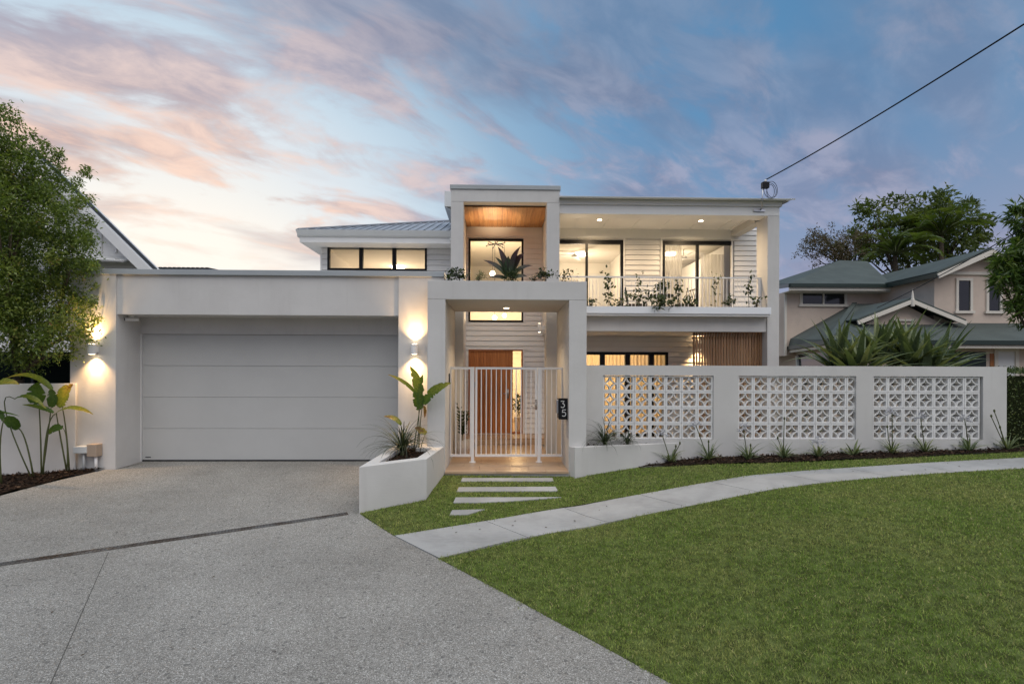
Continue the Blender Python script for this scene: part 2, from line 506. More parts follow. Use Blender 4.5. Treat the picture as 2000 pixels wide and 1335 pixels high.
def concrete():
    m = bpy.data.materials.new('path_concrete'); m.use_nodes = True
    t = NT(m.node_tree); m.node_tree.nodes.clear()
    pos = t.n('ShaderNodeNewGeometry').outputs['Position']
    a = t.noise(pos, 1.4, 6, .65); b2 = t.noise(pos, 38, 4, .6)
    br = t.noise(t.n('ShaderNodeMapping', {0: pos, 2: (0, 0, R(-20)), 3: (4, 60, 1)}).outputs[0], 1.0, 4, .6)
    c = t.mix(t.smooth(a, .36, .64), (.30, .297, .288), (.39, .385, .375))
    c = t.mix(t.m('MULTIPLY', t.smooth(b2, .5, .72), .25), c, (.27, .27, .26))
    c = t.mix(t.m('MULTIPLY', t.smooth(br, .45, .7), .18), c, (.50, .50, .49))
    inf = t.n('ShaderNodeObjectInfo').outputs['Random']
    c = t.mix(t.m('MULTIPLY', inf, .25), c, t.mix(1.0, c, (.78, .77, .74), 'MULTIPLY'))
    sp = t.smooth(t.noise(pos, 9, 3, .7), .70, .78)
    c = t.mix(t.m('MULTIPLY', sp, .5), c, (.2, .19, .17))
    bs = t.n('ShaderNodeBsdfPrincipled', {'Base Color': c, 'Roughness': .8, 'Specular IOR Level': .25})
    bm_ = t.n('ShaderNodeBump', {'Strength': .3, 'Distance': .004, 'Height': br}); t.set(bs, 'Normal', bm_.outputs[0])
    t.n('ShaderNodeOutputMaterial', {0: bs.outputs[0]})
    return m
MT['path'] = concrete()
MT['turf'] = mat('turf_soil', (.10, .125, .04), .95, .05, var=.5, vscale=9, vcol=(.05, .06, .02))
MT['ground'] = mat('bare_ground', (.10, .095, .06), .95, .1, var=.4, vscale=2)
def grassmat():
    m = bpy.data.materials.new('grass_blades'); m.use_nodes = True
    t = NT(m.node_tree); m.node_tree.nodes.clear()
    a = t.n('ShaderNodeAttribute', attribute_name='var').outputs['Fac']
    pos = t.n('ShaderNodeNewGeometry').outputs['Position']
    green = t.ramp(a, [(0, (.13, .20, .038)), (.45, (.225, .325, .065)), (.82, (.33, .41, .11)), (.93, (.42, .40, .17)), (1, (.52, .45, .24))])
    n1 = t.noise(pos, .8, 5, .65); n2 = t.noise(pos, 4.5, 4, .6)
    straw = t.mix(.72, green, (.42, .40, .165))
    c = t.mix(t.m('MULTIPLY', t.smooth(n1, .43, .64), .62), green, straw)
    c = t.mix(t.m('MULTIPLY', t.smooth(n2, .58, .74), .4), c, straw)
    n3 = t.noise(pos, 21, 3, .6); n4 = t.noise(pos, 2.2, 5, .7)
    c = t.mix(t.smooth(n3, .34, .66), t.mix(1.0, c, (.72, .76, .64), 'MULTIPLY'), t.mix(1.0, c, (1.36, 1.30, 1.22), 'MULTIPLY'))
    c = t.mix(t.smooth(n4, .36, .62), t.mix(1.0, c, (.88, .93, .80), 'MULTIPLY'), c)
    bs = t.n('ShaderNodeBsdfPrincipled', {'Base Color': c, 'Roughness': .55, 'Specular IOR Level': .25})
    tr = t.n('ShaderNodeBsdfTranslucent', {0: c})
    mx = t.n('ShaderNodeMixShader', {0: .3, 1: bs.outputs[0], 2: tr.outputs[0]})
    t.n('ShaderNodeOutputMaterial', {0: mx.outputs[0]})
    return m
MT['grass'] = grassmat()
MT['mulch'] = mat('bark_chips', (.03, .018, .012), .9, .15, attr=[(0, (.012, .008, .006)), (.5, (.035, .02, .013)), (.85, (.075, .042, .026)), (1, (.14, .09, .055))])
MT['greenroof'] = mat('green_metal_roof', (.082, .098, .09), .65, .2, var=.14, vscale=1.1)
MT['darkgreen'] = mat('dark_green_metal', (.018, .032, .026), .4, .5)
MT['greyroof'] = mat('grey_blue_metal_roof', (.30, .33, .37), .4, .5, var=.06, vscale=1.5)
MT['darkroof'] = mat('charcoal_metal_roof', (.045, .05, .055), .5, .4)
MT['screen'] = mat('black_green_shade_screen', (.006, .012, .009), .8, .1)
MT['bark'] = mat('tree_bark', (.11, .085, .06), .9, .15, var=.4, vscale=14, bump=.6, bscale=30)
MT['leaf_fine'] = leafmat('small_tree_leaf', [(0, (.06, .10, .022)), (.45, (.155, .22, .05)), (.85, (.31, .37, .10)), (.95, (.33, .31, .11)), (1, (.42, .2, .08))], .35)
MT['leaf_dark'] = leafmat('dark_tree_leaf', [(0, (.055, .085, .028)), (.6, (.125, .165, .055)), (1, (.22, .24, .085))], .45)
MT['leaf_glossy'] = leafmat('long_glossy_leaf', [(0, (.04, .08, .018)), (.5, (.095, .16, .036)), (.9, (.19, .26, .065)), (1, (.32, .27, .13))], .32)
MT['leaf_palm'] = leafmat('palm_frond_leaf', [(0, (.07, .115, .03)), (.6, (.13, .18, .05)), (1, (.24, .25, .08))], .4)
MT['leaf_banana'] = leafmat('broad_paddle_leaf', [(0, (.035, .075, .014)), (.5, (.08, .14, .022)), (.82, (.22, .24, .035)), (.93, (.36, .28, .05)), (1, (.20, .09, .03))], .35, .4)
MT['leaf_strap'] = leafmat('strap_leaf', [(0, (.09, .125, .07)), (.6, (.165, .21, .11)), (1, (.30, .32, .17))], .4, .25)
MT['leaf_grassy'] = leafmat('grassy_cordyline_leaf', [(0, (.025, .036, .02)), (.6, (.05, .068, .034)), (1, (.11, .13, .06))], .35, .15)
MT['leaf_brom'] = leafmat('bromeliad_leaf', [(0, (.035, .075, .025)), (.35, (.03, .045, .02)), (.7, (.035, .014, .014)), (1, (.055, .015, .018))], .3, .15)
MT['leaf_small'] = leafmat('small_dark_leaf', [(0, (.016, .03, .012)), (.6, (.04, .065, .022)), (1, (.10, .12, .04))], .4, .25)
MT['leaf_hedge'] = leafmat('hedge_leaf', [(0, (.045, .075, .02)), (.6, (.095, .14, .04)), (1, (.20, .22, .08))], .35, .2)
MT['stem'] = mat('green_stem', (.075, .085, .03), .5, .3)
MT['twig'] = mat('brown_twig', (.05, .035, .022), .8, .2)
MT['flower'] = mat('pale_lilac_flower', (.46, .455, .48), .7, .2)

# ------------------------------------------------------------------ the ground
def grid_sheet(A, B, sub=6, nv=14, off=0.0):
    """rows of paired plan points A[i]-B[i] -> (V, quads) lying on the ground"""
    V = []; rows = []
    for i in range(len(A)):
        k = sub if i < len(A) - 1 else 1
        for j in range(k):
            t = j / k
            a = Vector(A[i][:2]).lerp(Vector(A[min(i + 1, len(A) - 1)][:2]), t); b = Vector(B[i][:2]).lerp(Vector(B[min(i + 1, len(B) - 1)][:2]), t)
            row = []
            for q in range(nv + 1):
                p = a.lerp(b, q / nv); row.append(len(V)); V.append((p.x, p.y, gz(p.x, p.y) + off))
            rows.append(row)
    Q = []
    for r0, r1 in zip(rows, rows[1:]):
        for q in range(nv):
            Q.append((r0[q], r0[q + 1], r1[q + 1], r1[q]))
    return V, Q
def sheet(A, B, name, m, off, thick=0.0, sub=6, nv=14, **k):
    V, Q = grid_sheet(A, B, sub, nv, off)
    mb = MB(); mb.add(V, Q)
    o = build(mb, name, m, recalc=False, smooth=True, **k)
    me = o.data                                   # make sure it faces up
    if me.polygons[0].normal.z < 0: me.flip_normals()
    return o, V, Q

gxs = np.concatenate([[-400, -120, -50, -25], np.arange(-15, 20, .5), [26, 50, 120, 400]])
gys = np.concatenate([[-200, -60, -20], np.arange(-8, 11, .5), [13, 18, 30, 60, 150, 500, 1200]])
V = [(x, y, gz(x, y) - .10) for y in gys for x in gxs]
nx = len(gxs)
mb = MB(); mb.add(V, [(j * nx + i, j * nx + i + 1, (j + 1) * nx + i + 1, (j + 1) * nx + i) for j in range(len(gys) - 1) for i in range(nx - 1)])
ground = build(mb, 'ground', MT['ground'], kind='structure', recalc=False)
finish(ground, None, 'bare earth under the lawn and driveway', 'ground', None, None)

# driveway
DRIVE_L = [(-7.25, 10.14), G(225, 917), G(205, 917), G(100, 941), G(0, 968), G(-300, 1046), (-8.6, 3.6), (-8.9, 2.0), (-9.2, 0.2), (-9.5, -2.0)]
DRIVE_R = [(-1.72, 10.14), (-1.80, 9.3), (-1.85, 8.6), G(702, 1003), G(770, 1047), G(860, 1093), G(1010, 1172), G(1160, 1253), G(1310, 1335), (3.9, -.3)]
drive, _, _ = sheet(DRIVE_L, DRIVE_R, 'driveway', MT['aggregate'], 0.004, kind='structure', sub=6, nv=30)
finish(drive, None, 'grey exposed aggregate driveway in front of the garage', 'driveway', None, None)
def ground_strip(a, b, w, off, name, m, n=24, th=.004, parent=None):
    a = Vector(a[:2]); b = Vector(b[:2]); d = (b - a).normalized(); s = Vector((-d.y, d.x)) * w / 2
    V = []; Q = []
    for i in range(n + 1):
        p = a.lerp(b, i / n)
        for q in (p - s, p + s): V.append((q.x, q.y, gz(q.x, q.y) + off))
    Q = [(2 * i, 2 * i + 2, 2 * i + 3, 2 * i + 1) for i in range(n)]
    mb = MB(); mb.add(V, Q)
    return build(mb, name, m, parent, recalc=False)
MT['joint'] = mat('dark_joint_and_recess', (.085, .08, .072), .9, .1)
ground_strip(G(212, 1078), G(95, 1345), .006, .006, 'control_joint', MT['joint'], parent=drive)
ground_strip(G(230, 915), G(276, 905), .02, .007, 'control_joint', MT['joint'], parent=drive)
# drain grate across the driveway
ga, gb = G(679, 1003), G(-60, 1112)
drain = thing('drain_grate', ((ga.x + gb.x) / 2, (ga.y + gb.y) / 2, gz(-5, 7) + .004), 'narrow slotted steel drain grate running across the driveway', 'drain')
ground_strip(ga, gb, .09, .008, 'channel', MT['joint'], parent=drain)  # flat dark strip painted for the shaded recess under the bars
MT['grate'] = mat('grate_steel', (.20, .20, .195), .45, .5, metal=.6, var=.5, vscale=5, vcol=(.11, .08, .06))
mb = MB(); n = 105
da = Vector((gb.x - ga.x, gb.y - ga.y)); LN = da.length; dd = da.normalized(); ss = Vector((-dd.y, dd.x))
for i in range(n):
    p = Vector(ga[:2]) + dd * LN * (i + .5) / n
    for k in (-1, 1):
        q = p + ss * (.018 * k); q2 = p + ss * (.038 * k)
        mb.beam((q.x, q.y, gz(q.x, q.y) + .011), (q2.x, q2.y, gz(q2.x, q2.y) + .011), .022, .006)
build(mb, 'bars', MT['grate'], drain, kind='stuff')
for k in (-1, 0, 1):
    mb = MB(); pts = [Vector(ga[:2]) + dd * LN * i / 12 + ss * (.044 * k) for i in range(13)]
    for p, q in zip(pts, pts[1:]): mb.beam((p.x, p.y, gz(p.x, p.y) + .010), (q.x, q.y, gz(q.x, q.y) + .010), .008 if k else .012, .009)
    build(mb, 'frame_rail', MT['grate'], drain)

# footpath: far and near edges
FAR_PX = [(770, 1047), (932, 1021), (1090, 992.5), (1238, 968), (1400, 939), (1542, 922), (1702, 911), (1863, 901), (2000, 894.5)]
NEAR_PX = [(858, 1091), (1035, 1047), (1202, 1016.5), (1400, 978), (1585, 945.5), (1756, 929.4), (2000, 914)]
FAR = [Vector(G(*p)[:2]) for p in FAR_PX]; FAR += [Vector((11.6, 9.15)), Vector((14.5, 9.2))]
NEAR = [Vector(G(*p)[:2]) for p in NEAR_PX]; NEAR += [Vector((11.6, 8.25)), Vector((14.5, 8.3))]
def smoothline(pts, it=2):
    for _ in range(it):
        q = [pts[0]]
        for a, b in zip(pts, pts[1:]): q += [a.lerp(b, .25), a.lerp(b, .75)]
        q.append(pts[-1]); pts = q
    return pts
FAR_S, NEAR_S = smoothline(FAR), smoothline(NEAR)
def resample(pts, n):
    L = [0]
    for a, b in zip(pts, pts[1:]): L.append(L[-1] + (b - a).length)
    out = []
    for t in np.linspace(0, L[-1], n):
        i = min(max(int(np.searchsorted(L, t)) - 1, 0), len(pts) - 2)
        out.append(pts[i].lerp(pts[i + 1], (t - L[i]) / max(1e-9, L[i + 1] - L[i])))
    return out
NSL = 13
fr = resample(FAR_S, NSL * 8 + 1); nr = resample(NEAR_S, NSL * 8 + 1)
path, _, _ = sheet([tuple(p) for p in fr], [tuple(p) for p in nr], 'footpath', MT['joint'], 0.0, kind='structure', sub=1, nv=4)
finish(path, None, 'pale concrete footpath curving across the lawn past the front fence', 'footpath', None, None)
for s in range(NSL):
    mb = MB(); V = []; Q = []
    a = fr[s * 8:s * 8 + 9]; b = nr[s * 8:s * 8 + 9]
    for j, (p, q) in enumerate(zip(a, b)):
        if j == 0: p = p.lerp(a[1], .035); q = q.lerp(b[1], .035)
        if j == 8: p = p.lerp(a[7], .035); q = q.lerp(b[7], .035)
        for k in range(5):
            r_ = p.lerp(q, k / 4); V.append((r_.x, r_.y, gz(r_.x, r_.y) + .012))
    n0 = len(V)
    V += [(v[0], v[1], v[2] - .06) for v in V]
    Q = [(j * 5 + k, j * 5 + k + 1, (j + 1) * 5 + k + 1, (j + 1) * 5 + k) for j in range(8) for k in range(4)]
    rim = [j * 5 for j in range(9)] + [40 + k for k in range(1, 5)] + [j * 5 + 4 for j in range(7, -1, -1)] + [k for k in range(3, 0, -1)]
    Q += [(rim[i], rim[(i + 1) % len(rim)], rim[(i + 1) % len(rim)] + n0, rim[i] + n0) for i in range(len(rim))]
    mb.add(V, Q)
    build(mb, 'slab', MT['path'], path)

# lawns
DE = [G(860, 1093), G(1010, 1172), G(1160, 1253), G(1310, 1335), (3.0, 1.2), (4.2, 0.2), (7.5, -.5), (11, -.5), (15, -.5)]
NE = [G(858, 1091.5)] + [tuple(nr[i]) for i in (10, 20, 30, 42, 54, 66, 80, NSL * 8)]
lawn, LV, LQ = sheet([tuple(p) for p in NE], [tuple(p) for p in DE], 'lawn', MT['turf'], 0.006, kind='structure', sub=5, nv=20)
finish(lawn, None, 'mown green front lawn between the driveway and the footpath', 'lawn', None, None)
BACK = [(702, 1002), (768, 989), (834, 976), (850, 946), (866, 923), (1000, 924), (1112, 925), (1123, 935), (1180, 922), (1246, 913), (1322, 911), (1457, 906), (1560, 903), (1770, 894), (2000, 882.6)]
FRNT = [(704, 1004), (737, 1025), (770, 1047), (860, 1033), (932, 1021), (1015, 1006), (1090, 992.5), (1120, 987.5), (1180, 977.5), (1280, 961), (1340, 950), (1470, 930), (1570, 920), (1780, 906), (2000, 894.5)]
BA = [G(*p) for p in BACK] + [Vector((13.5, 9.85, 0))]; FA = [G(*p) for p in FRNT] + [Vector((13.5, 9.2, 0))]
verge, VV, VQ = sheet([tuple(p) for p in BA], [tuple(p) for p in FA], 'grass_verge', MT['turf'], 0.006, kind='structure', sub=3, nv=8)
finish(verge, None, 'narrow strip of turf between the footpath and the fence planting', 'lawn', None, None)

# stepping pavers in the turf before the gate
PAV = [[(903, 935), (1079, 934.5), (1081, 941), (900, 941.5)], [(896, 953), (1085, 952), (1090, 960.5), (892, 961.5)],
       [(890, 973), (1097, 972.5), (1000, 980.5), (930, 983.5), (885, 983.5)], [(883, 998), (947, 996.5), (912, 1007), (878, 1007.5)]]
PAVP = []
pl_names = ['long pale paver nearest the porch step in the turf', 'second long pale paver from the porch step in the turf', 'third pale paver from the porch step, cut to a point', 'small triangular pale paver beside the footpath']
for k, poly in enumerate(PAV):
    pts = [G(*p) for p in poly][::-1]
    PAVP.append([(p.x, p.y) for p in pts])
    mb = MB(); mb.prism([(p.x, p.y) for p in pts], [gz(p.x, p.y) - .05 for p in pts], [gz(p.x, p.y) + .022 for p in pts])
    build(mb, 'stepping_paver', MT['path'], label=pl_names[k], cat='paver', group='stepping pavers before the gate', bevel=.004)

def inside(px_, py_, poly):
    c = np.zeros(len(px_), bool); n = len(poly)
    for i in range(n):
        x0, y0 = poly[i]; x1, y1 = poly[(i + 1) % n]
        if y0 == y1: continue
        c ^= ((y0 > py_) != (y1 > py_)) & (px_ < (x1 - x0) * (py_ - y0) / (y1 - y0) + x0)
    return c
def scatter(V, Q, dens, jitter=0.0):
    """random points on quads; dens(x, y) per square metre"""
    V = np.array(V); Q = np.array(Q)
    a, b, c, d_ = (V[Q[:, i]] for i in range(4))
    ar = .5 * np.abs(np.cross((c - a)[:, :2], (d_ - b)[:, :2]))
    cen = (a + b + c + d_) / 4
    n = rng.poisson(ar * dens(cen[:, 0], cen[:, 1]))
    idx = np.repeat(np.arange(len(Q)), n)
    u, v = rng.random(len(idx))[:, None], rng.random(len(idx))[:, None]
    p = (a[idx] * (1 - u) + b[idx] * u) * (1 - v) + (d_[idx] * (1 - u) + c[idx] * u) * v
    if jitter: p[:, :2] += rng.normal(0, jitter, (len(p), 2)) * np.where(rng.random(len(p)) < .12, 2.0, .8)[:, None]
    return p
def blades(p, hmin, hmax, w):
    n = len(p); az = rng.random(n) * 2 * np.pi; lean = np.abs(rng.normal(.55, .35, n)).clip(0.05, 1.25)
    h = rng.uniform(hmin, hmax, n); az2 = az + rng.normal(0, .5, n)
    d1 = np.stack([np.cos(az) * np.sin(lean), np.sin(az) * np.sin(lean), np.cos(lean)], 1)
    l2 = (lean + rng.uniform(.1, .7, n)).clip(0, 1.5)
    d2 = np.stack([np.cos(az2) * np.sin(l2), np.sin(az2) * np.sin(l2), np.cos(l2)], 1)
    phi = rng.random(n) * np.pi; s = np.stack([np.cos(phi), np.sin(phi), np.zeros(n)], 1) * (w * .5)[:, None]
    m_ = p + d1 * (h * .55)[:, None]; t = m_ + d2 * (h * .5)[:, None]
    Vv = np.stack([p - s, p + s, m_ + s * .8, m_ - s * .8, t], 1).reshape(-1, 3)
    i = np.arange(n) * 5
    Fv = np.concatenate([np.stack([i, i + 1, i + 2], 1), np.stack([i, i + 2, i + 3], 1), np.stack([i + 3, i + 2, i + 4], 1)])
    return Vv, Fv, np.repeat((rng.random(n) ** 1.15), 5)
def dens_f(x, y):
    r_ = np.hypot(x, y)
    d_ = np.interp(r_, [2.4, 4, 6, 10, 14], [13000, 9500, 5600, 3000, 1500])
    vis = (y > 1.6) & (np.abs(x) < y * 1.15 + 2.6)
    return d_ * vis
for (V_, Q_, nm, lb) in ((LV, LQ, 'lawn_grass', 'short green couch grass of the front lawn'), (VV, VQ, 'verge_grass', 'short green grass between the footpath and the fence planting')):
    p = scatter(V_, Q_, dens_f, .028)
    for poly in PAVP:
        p = p[~inside(p[:, 0], p[:, 1], poly)]
    r_ = np.hypot(p[:, 0], p[:, 1])
    w = np.interp(r_, [2.5, 5, 9, 14], [.0034, .0046, .007, .010]) * rng.uniform(.7, 1.3, len(p))
    Vb, Fb, vb = blades(p, .018, .036, w)
    np_mesh(nm, Vb, Fb, MT['grass'], vb, label=lb, cat='grass', kind='stuff')

# mulch beds
def mulch(A, B, name, label, n_per, sub=4, nv=6, rise=.03):
    V, Q = grid_sheet(A, B, sub, nv, .012)
    V = [(v[0], v[1], v[2] + rise * (.5 + .5 * math.sin(v[0] * 9 + v[1] * 7))) for v in V]
    t = thing(name, (sum(p[0] for p in A) / len(A), sum(p[1] for p in A) / len(A), V[0][2]), label, 'mulch bed', kind='stuff')
    mb = MB(); mb.add(V, Q); o = build(mb, 'soil', MT['soil'], t, recalc=False)
    if o.data.polygons[0].normal.z < 0: o.data.flip_normals()
    p = scatter(V, Q, lambda x, y: np.full(len(x), n_per), .015)
    p[:, 2] += rng.uniform(0, .03, len(p))
    n = len(p); dr = unit(n); dr[:, 2] *= .35; nr_ = unit(n); nr_[:, 2] += 1.2
    Vc, Fc = leaves_np(p, dr, nr_, rng.uniform(.025, .075, n), rng.uniform(.012, .03, n), .1)
    np_mesh('bark_chips', Vc, Fc, MT['mulch'], np.repeat(rng.random(n), 4), parent=t, kind='stuff')
    return t

# ------------------------------------------------------------------ the white house
DPF, DPB, DTF, DW, DG, DGD, DB, DUL = 9.09, 11.04, 11.3, 13.2, 9.43, 10.1, 11.45, 12.5
house = thing('house', (0, 11.5, 0), 'modern two storey white rendered house with garage, portico and balcony', 'house')

# garage
GX0, GXa, GXb, GX1 = xs(137, DG), xs(226, DG), xs(778, DG), xs(866, DG)
GZT, GZB = zs(500, 538, DG), zs(500, 614.5, DG)
mb = MB()
mb.box(GX0, GXa, DG, DGD + .1, -.35, GZT)
mb.box(GXb, GX1, DG, DGD + .1, -.35, GZT)
mb.box(GXa, GXb, DG + .03, DG + .36, GZB, GZT - .002)
mb.box(GXa, GXb, DG + .36, DGD + .12, GZB + .006, GZT - .05)
mb.box(GXa, GXb, DGD - .02, DGD + .12, zs(500, 653, DGD), GZB + .006)
mb.box(GX0, GX0 + .2, DGD + .1, 16, -.35, GZT - .05)
mb.box(GX1 - .2, GX1, DGD + .1, 12.4, -.35, GZT - .05)
mb.box(GX0 + .2, GX1 - .2, DGD + .12, 16, GZT - .35, GZT - .25)
build(mb, 'garage_wall', MT['stucco'], house)
mb = MB(); zc = zs(500, 527.5, DG)
mb.box(GX0 - .03, GX1 + .012, DG - .028, DG + .30, GZT, zc)
mb.box(GX0 - .03, GX0 + .25, DG + .30, 16, GZT, zc)
build(mb, 'parapet_capping', MT['cap'], house, bevel=.006)
mb = MB()
for x in np.linspace(GX0 + .4, GX1 - .3, 9):
    mb.lathe([(.007, 0), (.007, .004)], (x, 0, 0), 6)
# garage door
gdx0, gdx1, gdz1 = xs(278, DGD), xs(778, DGD) + .14, zs(500, 653, DGD)
fr_ = MB(); fr_.box(GXa, gdx0 - .004, DGD - .03, DGD + .06, 0, gdz1 - .002); fr_.box(gdx0, gdx1, DGD + .055, DGD + .07, 0, gdz1)
gdoor = build(fr_, 'garage_door', MT['trim'], house)
ph = (gdz1 - .03) / 4
for i in range(4):
    mb = MB(); mb.box(gdx0, gdx1, DGD + .012, DGD + .052, .028 + i * ph + .002, .028 + (i + 1) * ph - .002)
    build(mb, 'panel', MT['garage'], gdoor, bevel=.004)
mb = MB(); mb.box(gdx0, gdx1, DGD + .005, DGD + .055, .004, .026); build(mb, 'bottom_seal', MT['darkmetal'], gdoor)
mb = MB(); mb.box(gdx0 + .06, gdx0 + .16, DGD + .006, DGD + .012, .075, .09); build(mb, 'badge', MT['darkmetal'], gdoor)

# portico
PX0, PXa, PXb, PX1 = xs(834.5, DPF), xs(869.5, DPF), xs(1111.3, DPF), xs(1145.6, DPF)
PZB, PZT = zs(990, 585, DPF), zs(990, 548.5, DPF)
for x0, x1 in ((PX0, PXa), (PXb, PX1)):
    mb = MB(); mb.box(x0, x1, DPF, DPB, -.4, PZB - .003); build(mb, 'portico_wall', MT['stucco'], house, bevel=.006)
mb = MB()
mb.box(PX0, PX1, DPF, DPF + .12, PZB, PZT); mb.box(PX0, PX0 + .12, DPF + .12, DPB, PZB, PZT); mb.box(PX1 - .12, PX1, DPF + .12, DPB, PZB, PZT)
mb.box(PX0 + .12, PX1 - .12, DPB - .1, DPB, PZB, PZT)
mb.box(PX0 + .12, PX1 - .12, DPF + .12, DPB - .1, PZB, PZB + .1)
proof = build(mb, 'portico_roof', MT['stucco'], house, bevel=.005)
mb = MB(); mb.box(PX0 + .12, PX1 - .12, DPF + .12, DPB - .1, PZB + .1, PZT - .04); build(mb, 'planting_soil', MT['soil'], proof)

# tower frame behind the portico
TX0, TXa, TXb, TX1 = xs(879.5, DTF), xs(904.3, DTF), xs(1066.8, DTF), xs(1092, DTF)
TZB, TZT = zs(985, 394.5, DTF), zs(985, 370.5, DTF)
for x0, x1 in ((TX0, TXa), (TXb, TX1)):
    mb = MB(); mb.box(x0, x1, DTF, DTF + .42, -.1, TZB - .003); build(mb, 'tower_pillar', MT['stucco'], house, bevel=.006)
mb = MB(); mb.box(TX0, TX1, DTF, DTF + .25, TZB, TZT); mb.box(TX0, TX1, DTF + .25, DW + .1, TZB + .02, TZT - .01); build(mb, 'tower_head', MT['stucco'], house, bevel=.006)
mb = MB(); mb.box(TX0 - .02, TX1 + .02, DTF - .025, DTF + .3, TZT, zs(985, 362, DTF)); build(mb, 'tower_capping', MT['cap'], house, bevel=.006)
mb = MB(); mb.box(TX0 + .04, TXa - .06, DTF + .42, DW, 0, TZB); build(mb, 'tower_side_wall', MT['board'], house)
mb = MB(); mb.box(TXb + .06, TX1 - .04, DTF + .42, DW, 2.7, TZB); build(mb, 'tower_side_wall', MT['board'], house)
mb = MB(); mb.box(TXa - .06, TXb + .06, DTF + .25, DW, TZB - .012, TZB + .015); soffit = build(mb, 'soffit', MT['darkmetal'], house)
nb = 17; bw = (TXb - TXa + .1) / nb
mb = MB(); mb.box(-bw / 2 + .003, bw / 2 - .003, -(DW - DTF - .27) / 2, (DW - DTF - .27) / 2, -.012, .012)
bme = mesh_of(mb, 'soffit_board', MT['soffitwood'], (0, 0, 0))
for i in range(nb):
    place(bme, 'soffit_board', (TXa - .05 + (i + .5) * bw, (DTF + .26 + DW - .01) / 2, TZB - .026), soffit)

# weatherboard walls with openings
mb = MB(); hp = .132
mb.add([(-.5, 0, .008), (-.5, -.036, .008), (-.5, -.014, hp), (-.5, 0, hp), (.5, 0, .008), (.5, -.036, .008), (.5, -.016, hp), (.5, 0, hp)],
       [(0, 1, 2, 3), (7, 6, 5, 4), (0, 4, 5, 1), (1, 5, 6, 2), (2, 6, 7, 3), (3, 7, 4, 0)])
board_me = mesh_of(mb, 'board', MT['board'], (0, 0, 0))
def cut(x0, x1, spans):
    segs = [(x0, x1)]
    for a, b in spans:
        new = []
        for s0, s1 in segs:
            if b <= s0 or a >= s1: new.append((s0, s1)); continue
            if a > s0: new.append((s0, a))
            if b < s1: new.append((b, s1))
        segs = new
    return [s for s in segs if s[1] - s[0] > .02]
def clad_wall(x0, x1, z0, z1, y, ops, name='clad_wall', zstart=None):
    zsb = sorted({z0, z1, *[min(max(q, z0), z1) for o in ops for q in (o[2], o[3])]})
    mb = MB()
    for a, b in zip(zsb, zsb[1:]):
        for s0, s1 in cut(x0, x1, [(o[0], o[1]) for o in ops if o[2] < b - 1e-6 and o[3] > a + 1e-6]):
            mb.box(s0, s1, y, y + .1, a, b)
    w = build(mb, name, MT['board'], house)
    z = z0 if zstart is None else zstart
    while z < z1 - .03:
        zt = z + hp
        for s0, s1 in cut(x0, x1, [(o[0], o[1]) for o in ops if o[2] < zt - .05 and o[3] > z + .03]):
            place(board_me, 'board', ((s0 + s1) / 2, y - .001, z), w, scale=(s1 - s0, 1, 1 if zt <= z1 else (z1 - z) / hp))
        z = zt
    return w
def window(x0, x1, z0, z1, y, mull=(), fw=.05, mw=.05, name='window', m=None, dep=.09, head=None, pane=True):
    m = m or MT['black']; mb = MB(); y0 = y - .04; y1 = y0 + dep
    mb.box(x0, x0 + fw, y0, y1, z0, z1); mb.box(x1 - fw, x1, y0, y1, z0, z1)
    mb.box(x0 + fw, x1 - fw, y0, y1, z1 - (head or fw), z1); mb.box(x0 + fw, x1 - fw, y0, y1, z0, z0 + fw)
    for q in mull: mb.box(q - mw / 2, q + mw / 2, y0 - .002, y1, z0 + fw, z1 - (head or fw))
    w = build(mb, name, m, house)
    es = [x0 + fw] + [v for q in mull for v in (q - mw / 2, q + mw / 2)] + [x1 - fw]
    if pane:
        for a, b in zip(es[::2], es[1::2]):
            mb = MB(); mb.add([(a, y, z0 + fw), (b, y, z0 + fw), (b, y, z1 - (head or fw)), (a, y, z1 - (head or fw))], [(0, 1, 2, 3)])
            build(mb, 'pane', MT['glass'], w, recalc=False)
    return w
FZ = 2.93                                          # upper floor
HX0, HX1 = xs(882, DW), 6.68
o_tall = (xs(914.5, DW), xs(1021.5, DW), zs(970, 629, DW), zs(970, 467, DW))
o_door = (xs(915, DW), xs(1021, DW), .16, zs(970, 682.5, DW))
o_slA = (xs(1076, DW), xs(1216, DW), FZ, zs(1150, 469, DW))
o_slB = (xs(1292, DW), xs(1431.5, DW), FZ, zs(1360, 471, DW))
o_low = (xs(1128, DW), xs(1304, DW), .10, zs(1220, 687.5, DW))
WZT = zs(1250, 448, DW)
clad_wall(HX0, HX1, -.1, WZT + .05, DW, [o_tall, o_door, o_slA, o_slB, o_low])
mb = MB(); mb.box(TX1 - .1, 6.02, DW - .058, DW - .041, zs(1250, 466, DW), WZT); build(mb, 'head_board', MT['trim'], house)
mb = MB(); mb.box(TXa - .05, TXb + .05, DW - .058, DW - .041, zs(985, 462, DW), TZB - .04); build(mb, 'head_board', MT['trim'], house)
for x in (o_slA[1], o_slB[0] - .05, 6.02 - .02):
    mb = MB(); mb.box(x, x + .05, DW - .05, DW, FZ, zs(1250, 466, DW)); build(mb, 'corner_trim', MT['trim'], house)
for x in (o_tall[1], o_door[1]):
    mb = MB(); z0, z1 = (o_tall[2], o_tall[3]) if x == o_tall[1] else (.16, o_door[3])
    mb.box(x, x + .045, DW - .05, DW, z0, z1 + .04); build(mb, 'architrave', MT['trim'], house)
mb = MB(); mb.box(o_door[0] - .04, o_door[1] + .12, DW - .055, DW - .002, o_door[3], o_door[3] + .045); build(mb, 'architrave', MT['trim'], house)
window(*o_tall, DW, fw=.05)
window(*o_slA, DW, mull=[xs(1145, DW)], fw=.07, mw=.06, name='sliding_door', head=.10)
